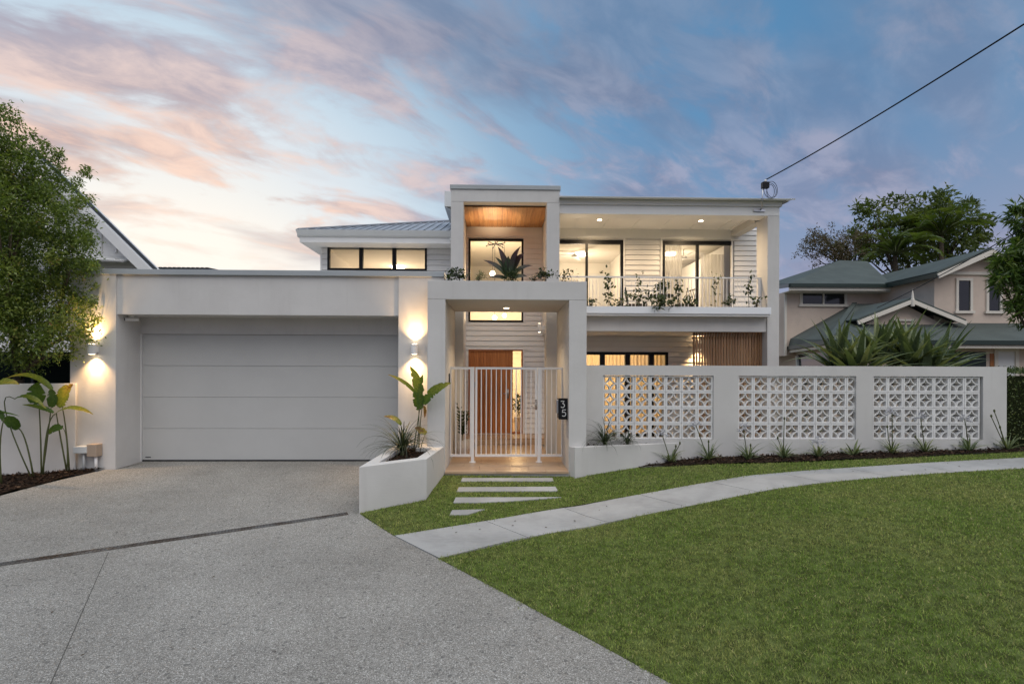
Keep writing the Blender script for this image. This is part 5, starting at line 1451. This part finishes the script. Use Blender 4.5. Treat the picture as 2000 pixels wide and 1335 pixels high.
def pxc(lst, D, dj=.35):
    out = []
    for px, py, r_ in lst:
        Dj = D + rnd.uniform(-dj, dj); out.append((P(px, py, Dj), r_ * Dj / 1000))
    return out
lt = thing('leafy_tree', (xs(2, 9.75), 9.75, 0), 'fine leaved green tree beside the garage pier', 'tree')
cl = pxc([(2, 262, 42), (-40, 330, 90), (45, 330, 55), (95, 372, 44), (40, 410, 75), (125, 440, 48), (135, 500, 44), (70, 500, 85), (140, 565, 40), (85, 590, 75), (142, 630, 32), (30, 640, 70), (108, 672, 38), (55, 700, 34),
          (-70, 450, 120), (-80, 600, 110), (-130, 380, 90), (0, 560, 90), (160, 470, 16), (166, 530, 16), (158, 600, 20), (165, 655, 14), (150, 395, 12), (100, 302, 14), (12, 222, 14)], 9.2, .3)
limb_tree(lt, (xs(2, 9.75), 9.75, -.1), [c[0] - Vector((0, 0, c[1] * .5)) for c in cl[:14:2]], .13)
crown(lt, cl, 250, 36, .072, .068, .028, 'leaf_fine', hollow=.42)
crown(lt, pxc([(176, 334, 9), (164, 342, 8), (62, 262, 10), (112, 298, 9), (30, 232, 9), (180, 428, 10), (184, 520, 9), (178, 590, 10), (186, 628, 8), (170, 385, 9), (150, 360, 10), (120, 335, 9), (182, 560, 8), (176, 470, 10), (84, 282, 8)], 9.2, .3), 700, 14, .035, .066, .026, 'leaf_fine', name='outer_sprigs', hollow=.1)
rt = thing('glossy_leaf_tree', (xs(2085, 10.8), 10.8, .3), 'tree with long glossy drooping leaves beside the fence end', 'tree')
cl = pxc([(1996, 425, 24), (2012, 470, 40), (1968, 492, 24), (1992, 530, 40), (1958, 548, 22), (2010, 580, 36), (1990, 598, 18), (2060, 500, 80), (2060, 600, 60), (2070, 420, 50), (1975, 515, 24), (2000, 400, 14), (1950, 520, 12)], 10.6, .35)
limb_tree(rt, (xs(2085, 10.8), 10.8, .1), [c[0] - Vector((0, 0, c[1] * .5)) for c in cl[:10:2]], .11)
crown(rt, cl, 260, 16, .03, .20, .042, 'leaf_glossy', droop=.45, rosette=True, hollow=.3)
bt = thing('spreading_tree', (xs(1800, 28), 28, 0), 'tall spreading dark tree behind the green roofed house', 'tree')
cl = pxc([(1705, 418, 34), (1690, 455, 30), (1755, 412, 36), (1745, 455, 40), (1810, 402, 34), (1838, 396, 28), (1878, 425, 34), (1908, 450, 26), (1915, 475, 22), (1820, 445, 55), (1870, 465, 45), (1780, 480, 55), (1720, 485, 40), (1850, 500, 45), (1800, 520, 50), (1893, 402, 14), (1660, 478, 22), (1640, 497, 14)], 27.5, 1.2)
limb_tree(bt, (xs(1800, 28), 28, 0), [c[0] - Vector((0, 0, c[1] * .5)) for c in cl[:15:2]], .38)
crown(bt, cl, 21, 20, .14, .32, .12, 'leaf_dark', hollow=.5)
# bare twiggy tree left of it
bb = thing('bare_tree', (xs(1640, 26), 26, 0), 'sparse twiggy tree with pinkish seed heads beside the spreading tree', 'tree')
fork = P(1665, 560, 26); mb = MB(); mb.tube([(xs(1660, 26), 26, 0), fork, P(1660, 530, 26)], [.16, .11, .08], 8); build(mb, 'trunk', MT['bark'], bb, smooth=True)
mb = MB(); tips = []
for k in range(34):
    e = P(rnd.uniform(1572, 1700), rnd.uniform(462, 524), 26 + rnd.uniform(-1.5, 1.5)); s = fork.lerp(P(1660, 525, 26), rnd.random()); m_ = s.lerp(e, .55) + Vector((rnd.uniform(-.3, .3), 0, rnd.uniform(0, .45)))
    mb.tube([s, m_, e], [.035, .022, .008], 5); tips.append(e)
    for j in range(3):
        f = e + Vector((rnd.uniform(-.6, .6), rnd.uniform(-.4, .4), rnd.uniform(-.1, .6))); mb.tube([m_.lerp(e, .6), f], [.014, .006], 4); tips.append(f)
build(mb, 'branches', MT['twig'], bb, smooth=True)
MT['seed'] = leafmat('pinkish_seed_head', [(0, (.07, .085, .035)), (.5, (.13, .10, .06)), (1, (.20, .14, .10))], .7, .2)
crown(bb, [(q, .16) for q in tips], 60, 5, .09, .14, .05, 'seed', name='seed_heads', hollow=.1)
def palm(px, py, D, n, L, label, base_z=0):
    c = P(px, py, D); t = thing('palm_tree', (c.x, c.y, base_z), label, 'palm', 'palms behind the green roofed house')
    mb = MB(); mb.tube([(c.x, c.y, base_z), (c.x + .1, c.y, (c.z + base_z) / 2), tuple(c)], [.16, .12, .1], 10); build(mb, 'trunk', MT['bark'], t, smooth=True)
    for k in range(n):
        az = 2 * math.pi * k / n + rnd.uniform(-.25, .25); el = rnd.uniform(.5, 1.5); q = Vector(c); pts = [Vector(q)]; e = el; segs = 9
        for i in range(segs):
            q = q + Vector((math.cos(az) * math.cos(e), math.sin(az) * math.cos(e), math.sin(e))) * L / segs; e -= .16 + .05 * i / segs * 3; pts.append(Vector(q))
        pos = []; dr = []; nn = []; ll = []
        for i in range(46):
            u_ = .12 + .86 * i / 46; f = u_ * segs; j = min(int(f), segs - 1); p0 = pts[j].lerp(pts[j + 1], f - j); d = (pts[j + 1] - pts[j]).normalized()
            side = d.cross(Vector((0, 0, 1))).normalized()
            for s in (-1, 1):
                pos.append(p0); dr.append(side * s + d * .75 + Vector((0, 0, -.25))); nn.append(Vector((0, 0, 1))); ll.append(L * .26 * math.sin(math.pi * min(1, .15 + u_ * .85)) + .08)
        Vc, Fc = leaves_np(np.array(pos), np.array(dr), np.array(nn), np.array(ll), np.full(len(ll), .05))
        fo = np_mesh('frond', Vc, Fc, MT['leaf_palm'], np.repeat(np.clip(rng.normal(.4 + .5 * (rnd.random() - .5), .15, len(ll)), 0, 1), 4), parent=t)
        mb = MB(); mb.tube(pts, [.03 * (1 - i / (segs + 2)) + .004 for i in range(segs + 1)], 5); build(mb, 'midrib', MT['stem'], fo, smooth=True)
palm(1748, 500, 24.5, 15, 2.3, 'palm with feathery fronds standing lower behind the roof ridge'); palm(1838, 462, 25.5, 14, 2.5, 'taller palm with feathery fronds in front of the spreading tree')

# hedge by the end of the fence
hx0, hx1, hy0, hy1 = fx1 + .06, fx1 + 3.2, 9.72, 10.6; hz0, hz1 = .05, zs(1985, 724, 9.7)
hd = thing('clipped_hedge', ((hx0 + hx1) / 2, 10.1, hz0), 'clipped leafy hedge beyond the end of the breeze block fence', 'hedge')
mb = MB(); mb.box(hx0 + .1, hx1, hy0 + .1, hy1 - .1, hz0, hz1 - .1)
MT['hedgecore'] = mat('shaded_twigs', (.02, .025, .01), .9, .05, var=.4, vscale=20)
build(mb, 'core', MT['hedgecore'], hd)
n = 9000; pts = np.c_[rng.uniform(hx0, hx1, n), rng.uniform(hy0, hy1, n), rng.uniform(hz0, hz1, n)]
f = rng.integers(0, 3, n); pts[f == 0, 1] = hy0 + np.abs(rng.normal(0, .04, (f == 0).sum())); pts[f == 1, 0] = hx0 + np.abs(rng.normal(0, .04, (f == 1).sum())); pts[f == 2, 2] = hz1 + rng.normal(0, .03, (f == 2).sum())
nv = unit(n) * .9; nv[f == 0, 1] -= .8; nv[f == 1, 0] -= .8; nv[f == 2, 2] += .8; dv = unit(n); dv[:, 2] += .3
Vc, Fc = leaves_np(pts, dv, nv, rng.uniform(.03, .06, n), rng.uniform(.018, .03, n)); np_mesh('leaves', Vc, Fc, MT['leaf_hedge'], np.repeat(rng.random(n), 4), parent=hd, kind='stuff')

# ------------------------------------------------------------------ leafy plants
def ribbon(pts, widths, nrm, fold=.18, var0=.4, var1=.6, mb=None, rough=None):
    """leaf along a curve: centre vein and two folded halves"""
    mb = mb or MB(); n = len(pts); V = []; Fq = []
    for i, p in enumerate(pts):
        d = (pts[min(i + 1, n - 1)] - pts[max(i - 1, 0)]).normalized(); s = d.cross(Vector(nrm)).normalized(); u = s.cross(d).normalized(); w = widths[i]
        wl_, wr_ = (w * rough(), w * rough()) if rough and 0 < i < n - 1 else (w, w)
        V += [p - s * wl_ * .5 + u * wl_ * fold, p, p + s * wr_ * .5 + u * wr_ * fold]
    for i in range(n - 1):
        k = 3 * i; Fq += [(k, k + 1, k + 4, k + 3), (k + 1, k + 2, k + 5, k + 4)]
    k0 = len(mb.v); mb.add(V, Fq)
    for i in range(n):
        for j in range(3): mb.var[k0 + 3 * i + j] = min(1, max(0, var0 + (var1 - var0) * i / (n - 1) + (0 if j == 1 else rnd.uniform(-.05, .10)) + (.12 if rough and j == 1 else 0)))
    return mb
def bez(a, m_, b, n=9):
    a, m_, b = Vector(a), Vector(m_), Vector(b)
    return [a * (1 - t) ** 2 + m_ * 2 * t * (1 - t) + b * t * t for t in np.linspace(0, 1, n)]
def paddle(t, a, via, b, D, wpx, nrm=(0.1, -1, .35), v=(.4, .6), m='leaf_banana', db=0.0, name='leaf', prof=None, fold=.14):
    pa, pb = P(*a, D), P(*b, D + db); pm = P(*via, D + db * .5); NS = 27 if m == 'leaf_banana' else 13; pts = bez(pa, pm, pb, NS)
    prof = prof or (lambda u: max(.02, math.sin(math.pi * min(1, .06 + u * .94) ** .85)) ** .7)
    return build(ribbon(pts, [wpx * D / 1000 * prof(i / (NS - 1)) for i in range(NS)], nrm, fold, *v, rough=(lambda: rnd.uniform(.93, 1.05) if rnd.random() > .09 else rnd.uniform(.45, .7)) if m == 'leaf_banana' else None), name, MT[m], t, recalc=False, smooth=True)
def stem(t, pxs, D, r_=.014, m='stem', db=0.0, name='stem'):
    pts = [P(x, y, D + db * i / max(1, len(pxs) - 1)) for i, (x, y) in enumerate(pxs)]
    if len(pts) == 3: pts = bez(pts[0], pts[1] * 2 - (pts[0] + pts[2]) * .5, pts[2], 9)
    mb = MB(); mb.tube(pts, [r_ * (1 - .45 * i / (len(pts) - 1)) for i in range(len(pts))], 7); build(mb, name, MT[m], t, smooth=True)
def base_at(px, py, D): q = P(px, py, D); return (q.x, q.y, gz(q.x, q.y))
s_ = thing('paddle_leaf_plant', base_at(83, 926, 8.95), 'tall paddle leaf plant against the middle of the low wall', 'plant', 'paddle leaf plants by the low wall')
stem(s_, [(81, 929), (79, 850), (76, 786)], 8.95); stem(s_, [(84, 929), (92, 842), (108, 808)], 8.9); stem(s_, [(82, 929), (92, 860), (100, 793)], 9.0)
paddle(s_, (77, 788), (70, 768), (76, 746), 8.95, 34, v=(.15, .35)); paddle(s_, (100, 795), (106, 776), (98, 757), 9.0, 16, (.6, -1, .2), v=(.1, .3))
paddle(s_, (101, 760), (62, 716), (2, 743), 8.95, 15, (0, -.5, 1), v=(.45, .95), db=-.2); paddle(s_, (104, 806), (80, 792), (43, 790), 8.9, 11, (0, -.6, 1), v=(.3, .6))
s_ = thing('paddle_leaf_plant', base_at(134, 917, 9.05), 'paddle leaf plant with a yellowing leaf nearest the garage pier', 'plant', 'paddle leaf plants by the low wall')
stem(s_, [(130, 918), (116, 842), (110, 806)], 9.05); stem(s_, [(135, 918), (129, 842), (121, 792)], 9.05); stem(s_, [(131, 918), (130, 860), (122, 834)], 9.0, .009)
paddle(s_, (120, 795), (122, 765), (143, 750), 9.05, 26, v=(.6, .95)); paddle(s_, (119, 796), (114, 775), (119, 757), 9.1, 14, (-.5, -1, .2), v=(.5, 1.0))
paddle(s_, (110, 806), (140, 786), (182, 809), 9.05, 13, (0, -.6, 1), v=(.5, .9), db=-.2); paddle(s_, (123, 835), (105, 832), (96, 848), 9.0, 15, v=(.3, .5))
s_ = thing('paddle_leaf_plant', base_at(65, 926, 8.8), 'paddle leaf plant with one bowed stem beside the low wall', 'plant', 'paddle leaf plants by the low wall')
stem(s_, [(65, 930), (49, 858), (33, 836)], 8.75); paddle(s_, (36, 838), (24, 816), (2, 820), 8.75, 21, v=(.1, .4), db=-.1)
stem(s_, [(60, 930), (10, 800), (30, 779)], 8.7, .011); paddle(s_, (28, 780), (55, 762), (90, 797), 8.75, 12, (0, -.6, 1), v=(.4, .8))
s_ = thing('paddle_leaf_plant', base_at(3, 944, 8.5), 'paddle leaf plant with a bright lime leaf at the street end of the wall', 'plant', 'paddle leaf plants by the low wall')
stem(s_, [(3, 948), (0, 870), (8, 817)], 8.5); paddle(s_, (-38, 762), (0, 738), (38, 750), 8.5, 20, (.1, -.8, .8), v=(.6, .85)); paddle(s_, (8, 818), (2, 805), (-20, 800), 8.5, 14, v=(.1, .3)); stem(s_, [(0, 948), (-14, 850), (-38, 764)], 8.5)
paddle(s_, (-30, 800), (0, 802), (38, 812), 8.5, 5, (0, -.6, 1), v=(.2, .4))
s_ = thing('paddle_leaf_plant', (xs(813, 8.95), 8.95, PT - .07), 'paddle leaf plant with lime leaves in the angular planter', 'plant')
stem(s_, [(807, 882), (814, 836), (821, 792)], 8.95, .012); stem(s_, [(818, 883), (820, 836), (826, 786)], 8.95, .012); stem(s_, [(812, 882), (818, 830), (816, 768)], 8.95, .009); stem(s_, [(790, 884), (788, 850), (782, 829)], 8.85, .007); stem(s_, [(820, 883), (826, 860), (832, 845)], 8.9, .007)
paddle(s_, (814, 770), (790, 742), (757, 731), 8.95, 11, (0, -.7, .9), v=(.55, .9), db=-.2); paddle(s_, (822, 797), (820, 745), (801, 715), 8.95, 20, v=(.4, .7)); paddle(s_, (819, 800), (813, 768), (826, 732), 9.02, 22, (-.3, -1, .1), v=(.1, .3)); paddle(s_, (828, 789), (846, 756), (881, 748), 8.9, 20, (-.1, -1, .5), v=(.3, .8), db=-.1)
paddle(s_, (783, 829), (772, 812), (749, 813), 8.85, 11, (0, -.7, .8), v=(.7, .95)); paddle(s_, (833, 846), (822, 840), (810, 834), 8.9, 13, v=(.8, 1.0)); paddle(s_, (828, 792), (832, 802), (829, 816), 8.9, 6, v=(.95, 1.0))
def spray(t, c, n, Lr, el, droop, w, m, name='leaves', segs=8, each=False, seed=None):
    mb = MB(); tilt = 0
    for i in range(n):
        az = 2 * math.pi * i / n * 2.4 + rnd.uniform(-.3, .3); mb.cur = rnd.random()
        o_ = Vector(c) + Vector((rnd.gauss(0, .012), rnd.gauss(0, .012), rnd.uniform(0, .04)))
        if each: mb = MB(); mb.cur = rnd.random()
        mb.strap(o_, az, rnd.uniform(*Lr), rnd.uniform(*el), rnd.uniform(*droop), w * rnd.uniform(.7, 1.2), segs, twist=rnd.uniform(-.3, .3))
        if each:
            mb.var[0] = min(1, mb.var[0] + .01); build(mb, name, MT[m], t, recalc=False, smooth=True)
    if not each: build(mb, name, MT[m], t, recalc=False, smooth=True)
def spiky(px, py, D, z, n, L, label, name='grassy_cordyline', m='leaf_grassy', w=.017, group=None):
    c = (xs(px, D), D, z); t = thing(name, c, label, 'plant', group)
    mb = MB(); mb.lathe([(.035, 0), (.03, .05), (.015, .1)], c, 8); build(mb, 'crown_base', MT['stem'], t)
    spray(t, (c[0], c[1], z + .06), n, L, (.35, 1.45), (1.2, 2.9), w, m)
spiky(786, 888, 8.55, PT - .07, 130, (.45, .95), 'dark fountain of thin arching leaves in the angular planter')
spiky(1181, 860, 9.25, PT - .06, 80, (.35, .75), 'larger dark fountain of thin leaves in the tapering planter', group='fountain plants in the tapering planter'); spiky(1226, 862, 9.33, PT - .06, 50, (.2, .38), 'smaller tuft of thin leaves in the tapering planter', group='fountain plants in the tapering planter')
def bud(mb, q, r_=.018): mb.lathe([(.003, -.02), (r_, 0), (r_ * .8, .03), (.002, .045)], q, 7)
def agapanthus(px, py, stalks, label, n=30, L=(.24, .46), w=.026, broad=False):
    q = G(px, py); q.y = min(q.y, DF - .13); q.z = gz(q.x, q.y); t = thing('agapanthus', tuple(q), label, 'plant', 'agapanthus along the fence')
    if broad: spray(t, q, 14, (.25, .42), (.35, 1.3), (.3, .9), .05, 'leaf_strap', 'leaf', each=True)
    else: spray(t, q, n, L, (.5, 1.35), (.5, 1.7), w, 'leaf_strap')
    for sx_, sy_2, fl in stalks:
        e = P(sx_, sy_2, q.y - .05); m_ = q.lerp(e, .5) + Vector((rnd.uniform(-.02, .02), 0, .02))
        mb = MB(); mb.tube(bez(q, m_, e, 7), .0075, 6); so = build(mb, 'flower_stalk', MT['stem'], t, smooth=True)
        mb = MB()
        if fl:
            N = 26; u = unit(N)
            for k in range(N):
                d = Vector(u[k]); 
                if d.z < -.5: continue
                f = e + d * rnd.uniform(.06, .095); mb.tube([e, f], [.0025, .004], 4); 
                for j in range(3):
                    g_ = f + (d + Vector((rnd.gauss(0, .6), rnd.gauss(0, .6), rnd.gauss(0, .6)))) * .026; mb.tube([f, g_], [.008, .003], 4)
            build(mb, 'flower_head', MT['flower'], so)
        else:
            bud(mb, tuple(e)); build(mb, 'flower_bud', MT['stem'], so, smooth=True)
AG = [(1310, 904, [(1292, 846, 1), (1320, 872, 0), (1328, 866, 0)], 'agapanthus with one flower and two buds beside the tapering planter'),
      (1384, 899, [(1359, 830, 1), (1384, 863, 0)], 'agapanthus with a leaning flower under the edge of the first block panel'),
      (1461, 898, [(1452, 838, 1), (1466, 870, 0)], 'agapanthus with an upright flower at the start of the middle block panel'),
      (1531, 896, [(1532, 818, 0), (1519, 856, 0)], 'agapanthus with two tall buds before the middle block panel'),
      (1599, 894, [(1597, 862, 1)], 'low agapanthus with a short flower before the middle block panel'),
      (1742, 888, [(1742, 806, 1), (1733, 834, 0)], 'tall agapanthus with a flower at the start of the last block panel'),
      (1807, 885, [(1798, 816, 1), (1788, 854, 0)], 'agapanthus with a leaning flower before the last block panel'),
      (1883, 881, [(1884, 818, 1)], 'agapanthus with one wide flower near the fence end'),
      (1950, 878, [(1942, 803, 0), (1936, 813, 0), (1953, 835, 0)], 'agapanthus with tall drooping buds at the fence end')]
for a in AG: agapanthus(*a)
agapanthus(1667, 890, [], 'broad leaved rosette between the middle and last block panels', broad=True)
# yucca-like plants behind the fence
for k, (px, D, hz_, n, lb) in enumerate(((1640, 11.0, 1.80, 38, 'beside the balcony pillar'), (1712, 11.3, 1.95, 42, 'tallest in the clump'), (1775, 10.9, 1.85, 40, 'in the middle of the clump'), (1832, 11.2, 1.72, 32, 'at the open end of the clump'), (1676, 10.7, 1.66, 34, 'leaning out between the pillar and the tallest one'), (1745, 11.6, 1.95, 34, 'standing furthest back'), (1806, 10.7, 1.6, 28, 'low and close to the fence'))):
    c = (xs(px, D), D, 0.05); t = thing('sword_leaf_plant', c, 'big sword leaved plant behind the fence, ' + lb, 'plant', 'sword leaved plants behind the fence')
    mb = MB(); mb.tube([c, (c[0] + .05, D, hz_ * .5), (c[0], D, hz_)], [.09, .075, .06], 8); build(mb, 'trunk', MT['bark'], t, smooth=True)
    for i in range(n):
        mb = MB(); mb.cur = rnd.random(); az = i * 2.4 + rnd.uniform(-.2, .2)
        mb.strap((c[0] + rnd.gauss(0, .03), D + rnd.gauss(0, .03), hz_ - .05 + .2 * rnd.random()), az, rnd.uniform(.9, 1.3), rnd.uniform(.35, 1.5), rnd.uniform(.1, 1.1), .16 * rnd.uniform(.8, 1.1), 7, fold=.2, twist=rnd.uniform(-.2, .2), wprof=lambda u: max(.04, (1 - u ** 1.8)) * min(1, .6 + u * 2))
        mb.var[0] = min(1, mb.var[0] + .01); build(mb, 'leaf', MT['leaf_strap'], t, recalc=False, smooth=True)
# ---- plants on the portico roof
br_ = thing('bromeliad', (xs(993, 9.5), 9.5, PZT - .04), 'large dark red bromeliad on the portico roof', 'plant')
bp = lambda u: max(.05, (1 - u ** 4)) * (.7 + .3 * math.sin(math.pi * u))
D_ = 9.5
for a, v_, b, w, vv in (((990, 540), (972, 516), (944, 508), 9, (.1, .85)), ((991, 535), (986, 505), (972, 481), 11, (.3, .95)), ((989, 530), (980, 512), (967, 502), 6, (.1, .4)), ((997, 532), (1000, 500), (1017, 481), 9, (.3, 1)),
                      ((999, 536), (1008, 505), (1024, 494), 12, (.3, .95)), ((1001, 540), (1016, 518), (1041, 519), 8, (.1, .8)), ((990, 544), (972, 538), (954, 542), 7, (.2, .8)), ((994, 540), (991, 515), (993, 500), 12, (0, .35)), ((997, 540), (1004, 520), (1004, 505), 10, (.05, .5)), ((1001, 544), (1018, 536), (1030, 540), 7, (.1, .7)), ((992, 538), (984, 520), (984, 508), 9, (0, .3))):
    paddle(br_, a, v_, b, D_ + rnd.uniform(-.15, .15), w * 1.25, (rnd.uniform(-.3, .3), -1, .5), vv, 'leaf_brom', prof=bp, fold=.2)
def bush(px, py, D, rpx, n, L, Wd, label, m='leaf_small', zsq=.7, cat='plant', group=None, name='leafy_plant', stems=6, base=None, droop=0.0):
    c = P(px, py, D); r_ = rpx * D / 1000; bz = base if base is not None else c.z - r_ * .6; n = int(n * (1.0 if group == 'plants in the balcony trough' else 1.5))
    t = thing(name, (c.x, c.y, bz), label, cat, group); mb = MB(); ends = []
    for k in range(stems):
        e = c + Vector((rnd.gauss(0, .45), rnd.gauss(0, .35), rnd.gauss(.1, .4) * zsq)) * r_; ends.append(e)
        mb.tube(bez((c.x + rnd.gauss(0, .1) * r_, c.y, bz), (c.x, c.y, c.z), e, 5), [.006, .005, .004, .003, .002], 5)
    build(mb, 'stems', MT['twig'], t, smooth=True)
    p = np.array([ends[i % stems] for i in range(n)]) + rng.normal(0, .28 * r_, (n, 3)) * np.array([1, .7, zsq]); d = unit(n); d[:, 2] += .2 - droop; nn = unit(n); nn[:, 2] += .6
    p[:, 2] = np.maximum(p[:, 2], bz - .15 * (droop > 0))
    Vc, Fc = leaves_np(p, d, nn, L * 1.25 * rng.uniform(.7, 1.2, n), Wd * 1.3 * rng.uniform(.8, 1.2, n)); np_mesh('leaves', Vc, Fc, MT[m], np.repeat(rng.random(n), 4), parent=t)
    return t
zp = PZT - .04; gp = 'small plants on the portico roof'
bush(898, 537, 9.35, 17, 90, .05, .03, 'bushy vine at the garage side of the portico roof', group=gp, base=zp); bush(876, 544, 9.2, 10, 26, .05, .03, 'trailing sprigs at the garage corner of the portico roof', group=gp, base=zp)
bush(935, 541, 9.4, 12, 90, .06, .008, 'fine grassy tuft beside the bromeliad', group=gp, base=zp, m='leaf_strap'); bush(1003, 544, 9.3, 20, 150, .06, .014, 'low spiky groundcover at the foot of the bromeliad', group=gp, base=zp - .02)
bush(1066, 538, 9.4, 15, 90, .05, .026, 'dark leafy clump before the tower pillar', group=gp, base=zp); bush(1098, 541, 9.4, 20, 36, .05, .025, 'sparse twiggy sprigs at the balcony end of the portico roof', group=gp, base=zp)
bush(1045, 545, 9.4, 12, 30, .04, .02, 'thin low sprigs between the bromeliad and tower pillar', group=gp, base=zp)
# ---- plants in the balcony trough
zt = trz1 - .02; gb_ = 'plants in the balcony trough'
def climber(px, top, n, L, Wd, label, D=11.3, spread=.05):
    L *= 1.1
    b = Vector((xs(px, D), D, zt)); e = Vector((xs(px + rnd.uniform(-3, 3), D), D, zs(px, top, D))); t = thing('climbing_plant', tuple(b), label, 'plant', gb_)
    pts = bez(b, b.lerp(e, .5) + Vector((rnd.uniform(-.06, .06), 0, 0)), e, 9); mb = MB(); mb.tube(pts, [.006 - .0005 * i for i in range(9)], 5); build(mb, 'stem', MT['twig'], t, smooth=True)
    f = rng.random(n) ** .8 * .9 + .1; pp = np.array([pts[min(8, int(q * 8))].lerp(pts[min(8, int(q * 8) + 1)], q * 8 % 1) for q in f]); pp += rng.normal(0, spread * .4, pp.shape)
    d = unit(n); d[:, 1] *= .5; d[:, 2] += .15; nn = unit(n) * .6; nn[:, 1] -= .8
    Vc, Fc = leaves_np(pp, d, nn, L * rng.uniform(.6, 1.2, n), Wd * rng.uniform(.8, 1.2, n)); np_mesh('leaves', Vc, Fc, MT['leaf_small'], np.repeat(rng.random(n), 4), parent=t)
climber(1187, 533, 60, .085, .045, 'tall leafy climber in the trough beside the portico roof', spread=.14); climber(1248, 536, 34, .08, .035, 'tall sparse climber in the trough before the wall between the doors', spread=.10); climber(1325, 549, 44, .08, .04, 'shorter climber in the trough beside the chair', spread=.12)
climber(1397, 538, 30, .085, .03, 'slender climber in the trough before the far sliding door', spread=.11); climber(1463, 538, 36, .09, .05, 'climber with rounded leaves beside the balcony corner post', spread=.13)
bush(1153, 590, 11.3, 12, 50, .07, .03, 'light green clump spilling at the portico end of the trough', group=gb_, base=zt, droop=.5); bush(1206, 592, 11.3, 15, 60, .08, .03, 'low dark clump in the trough beside the tall leafy climber', group=gb_, base=zt)
bush(1290, 590, 11.25, 24, 190, .09, .03, 'big bushy clump spilling over the middle of the trough', group=gb_, base=zt, droop=.6, stems=10); bush(1352, 591, 11.3, 14, 60, .09, .03, 'low leaning clump in the trough towards the corner', group=gb_, base=zt)
bush(1428, 591, 11.3, 13, 60, .07, .028, 'low clump in the trough before the door edge', group=gb_, base=zt); bush(1478, 588, 11.3, 12, 20, .09, .045, 'few big leaves in the trough against the corner pillar', group=gb_, base=zt)
bush(1247, 578, 11.32, 24, 70, .09, .035, 'spreading dark clump under the tall sparse climber', group=gb_, base=zt)
bush(1290, 560, 12.4, 16, 60, .09, .04, 'leafy plant standing on the little balcony table', base=FZ + .70)
# ---- pot plant on the porch
pq = Vector((xs(903.5, 10.75), 10.75, 0)); pt_ = thing('plant_pot', (pq.x, pq.y, .001), 'pale round pot on the porch behind the gate side panel', 'pot')
ph_ = zs(903, 858, 10.75); mb = MB(); mb.lathe([(.10, 0.001), (.15, ph_ * .5), (.155, ph_), (.135, ph_), (.13, ph_ - .03)], pq, 24); build(mb, 'body', MT['pot'], pt_, smooth=False)
mb = MB(); mb.lathe([(.13, ph_ - .05), (.13, ph_ - .04)], pq, 16); build(mb, 'soil', MT['soil'], pt_)
t = thing('glossy_pot_plant', (pq.x, pq.y, ph_ - .04), 'dark glossy leaved plant in the porch pot', 'plant')
for k in range(9):
    az = k * 2.4; e = Vector((pq.x + .2 * math.cos(az) * rnd.uniform(.3, 1), pq.y + .16 * math.sin(az), zs(903, rnd.uniform(788, 815), 10.75))); pts = bez((pq.x, pq.y, ph_ - .04), (pq.x, pq.y, (ph_ + e.z) / 2), e, 9)
    mb = MB(); mb.tube(pts, [.008 - .0007 * i for i in range(9)], 5); st_ = build(mb, 'stem', MT['stem'], t, smooth=True)
    pos = []; dr = []; nn = []
    for i in range(2, 9):
        for s in (-1, 1): pos.append(pts[i]); dr.append(Vector((math.cos(az + s * 1.3), math.sin(az + s * 1.3), .55))); nn.append(Vector((0, -.6, 1)))
    Vc, Fc = leaves_np(np.array(pos), np.array(dr), np.array(nn), np.full(len(pos), .12), np.full(len(pos), .042)); np_mesh('leaflets', Vc, Fc, MT['leaf_small'], np.repeat(rng.random(len(pos)) * .7, 4), parent=st_)
# hall things seen through the glass
c = P(968, 477, 14.0); ch = thing('chandelier', (c.x, c.y, c.z), 'dark many armed chandelier inside the tall hall window', 'chandelier')
mb = MB(); mb.tube([(c.x, c.y, 5.35), tuple(c)], .012, 6); build(mb, 'rod', MT['darkmetal'], ch)
for k in range(10):
    a = k * math.pi / 5; mb = MB(); mb.tube([tuple(c), (c.x + .22 * math.cos(a), c.y + .22 * math.sin(a), c.z + .03 * (-1) ** k), (c.x + .26 * math.cos(a), c.y + .26 * math.sin(a), c.z + .06 * (-1) ** k)], [.014, .012, .02], 6); build(mb, 'arm', MT['darkmetal'], ch)
hp_ = P(1013, 800, 14.2); t = bush(1013, 792, 14.2, 13, 60, .16, .04, 'dark pot plant inside the hall beside the front door', base=.5, zsq=1.2)
pz_ = MB(); pz_.lathe([(.1, .121), (.14, .5)], (hp_.x, hp_.y, 0), 16); build(pz_, 'plant_pot', MT['pot'], label='pale tall pot inside the hall beside the front door', cat='pot')
# fallen leaves and crumbs on the paving
n = 46; px_l = np.array([G(rnd.uniform(40, 860), rnd.uniform(925, 1290)) for _ in range(30)] + [G(rnd.uniform(1000, 1980), 0) if False else Vector((*fr[rnd.randrange(5, 90)].lerp(nr[50], 0.02), 0)) for _ in range(0)] + [Vector((*(fr[k].lerp(nr[k], rnd.uniform(.2, .8))), 0)) for k in [rnd.randrange(4, 70) for _ in range(16)]])
px_l[:, 2] = [gz(a, b) + .018 for a, b in px_l[:, :2]]
dr = unit(n); dr[:, 2] *= .15; nn = unit(n) * .3; nn[:, 2] += 1
Vc, Fc = leaves_np(px_l, dr, nn, rng.uniform(.02, .055, n), rng.uniform(.01, .022, n), .3)
MT['dryleaf'] = leafmat('dry_fallen_leaf', [(0, (.03, .02, .012)), (1, (.10, .06, .03))], .8, .1)
np_mesh('fallen_leaves', Vc, Fc, MT['dryleaf'], np.repeat(rng.random(n), 4), label='a few dry brown leaves scattered over the driveway and footpath', cat='leaves', kind='stuff')
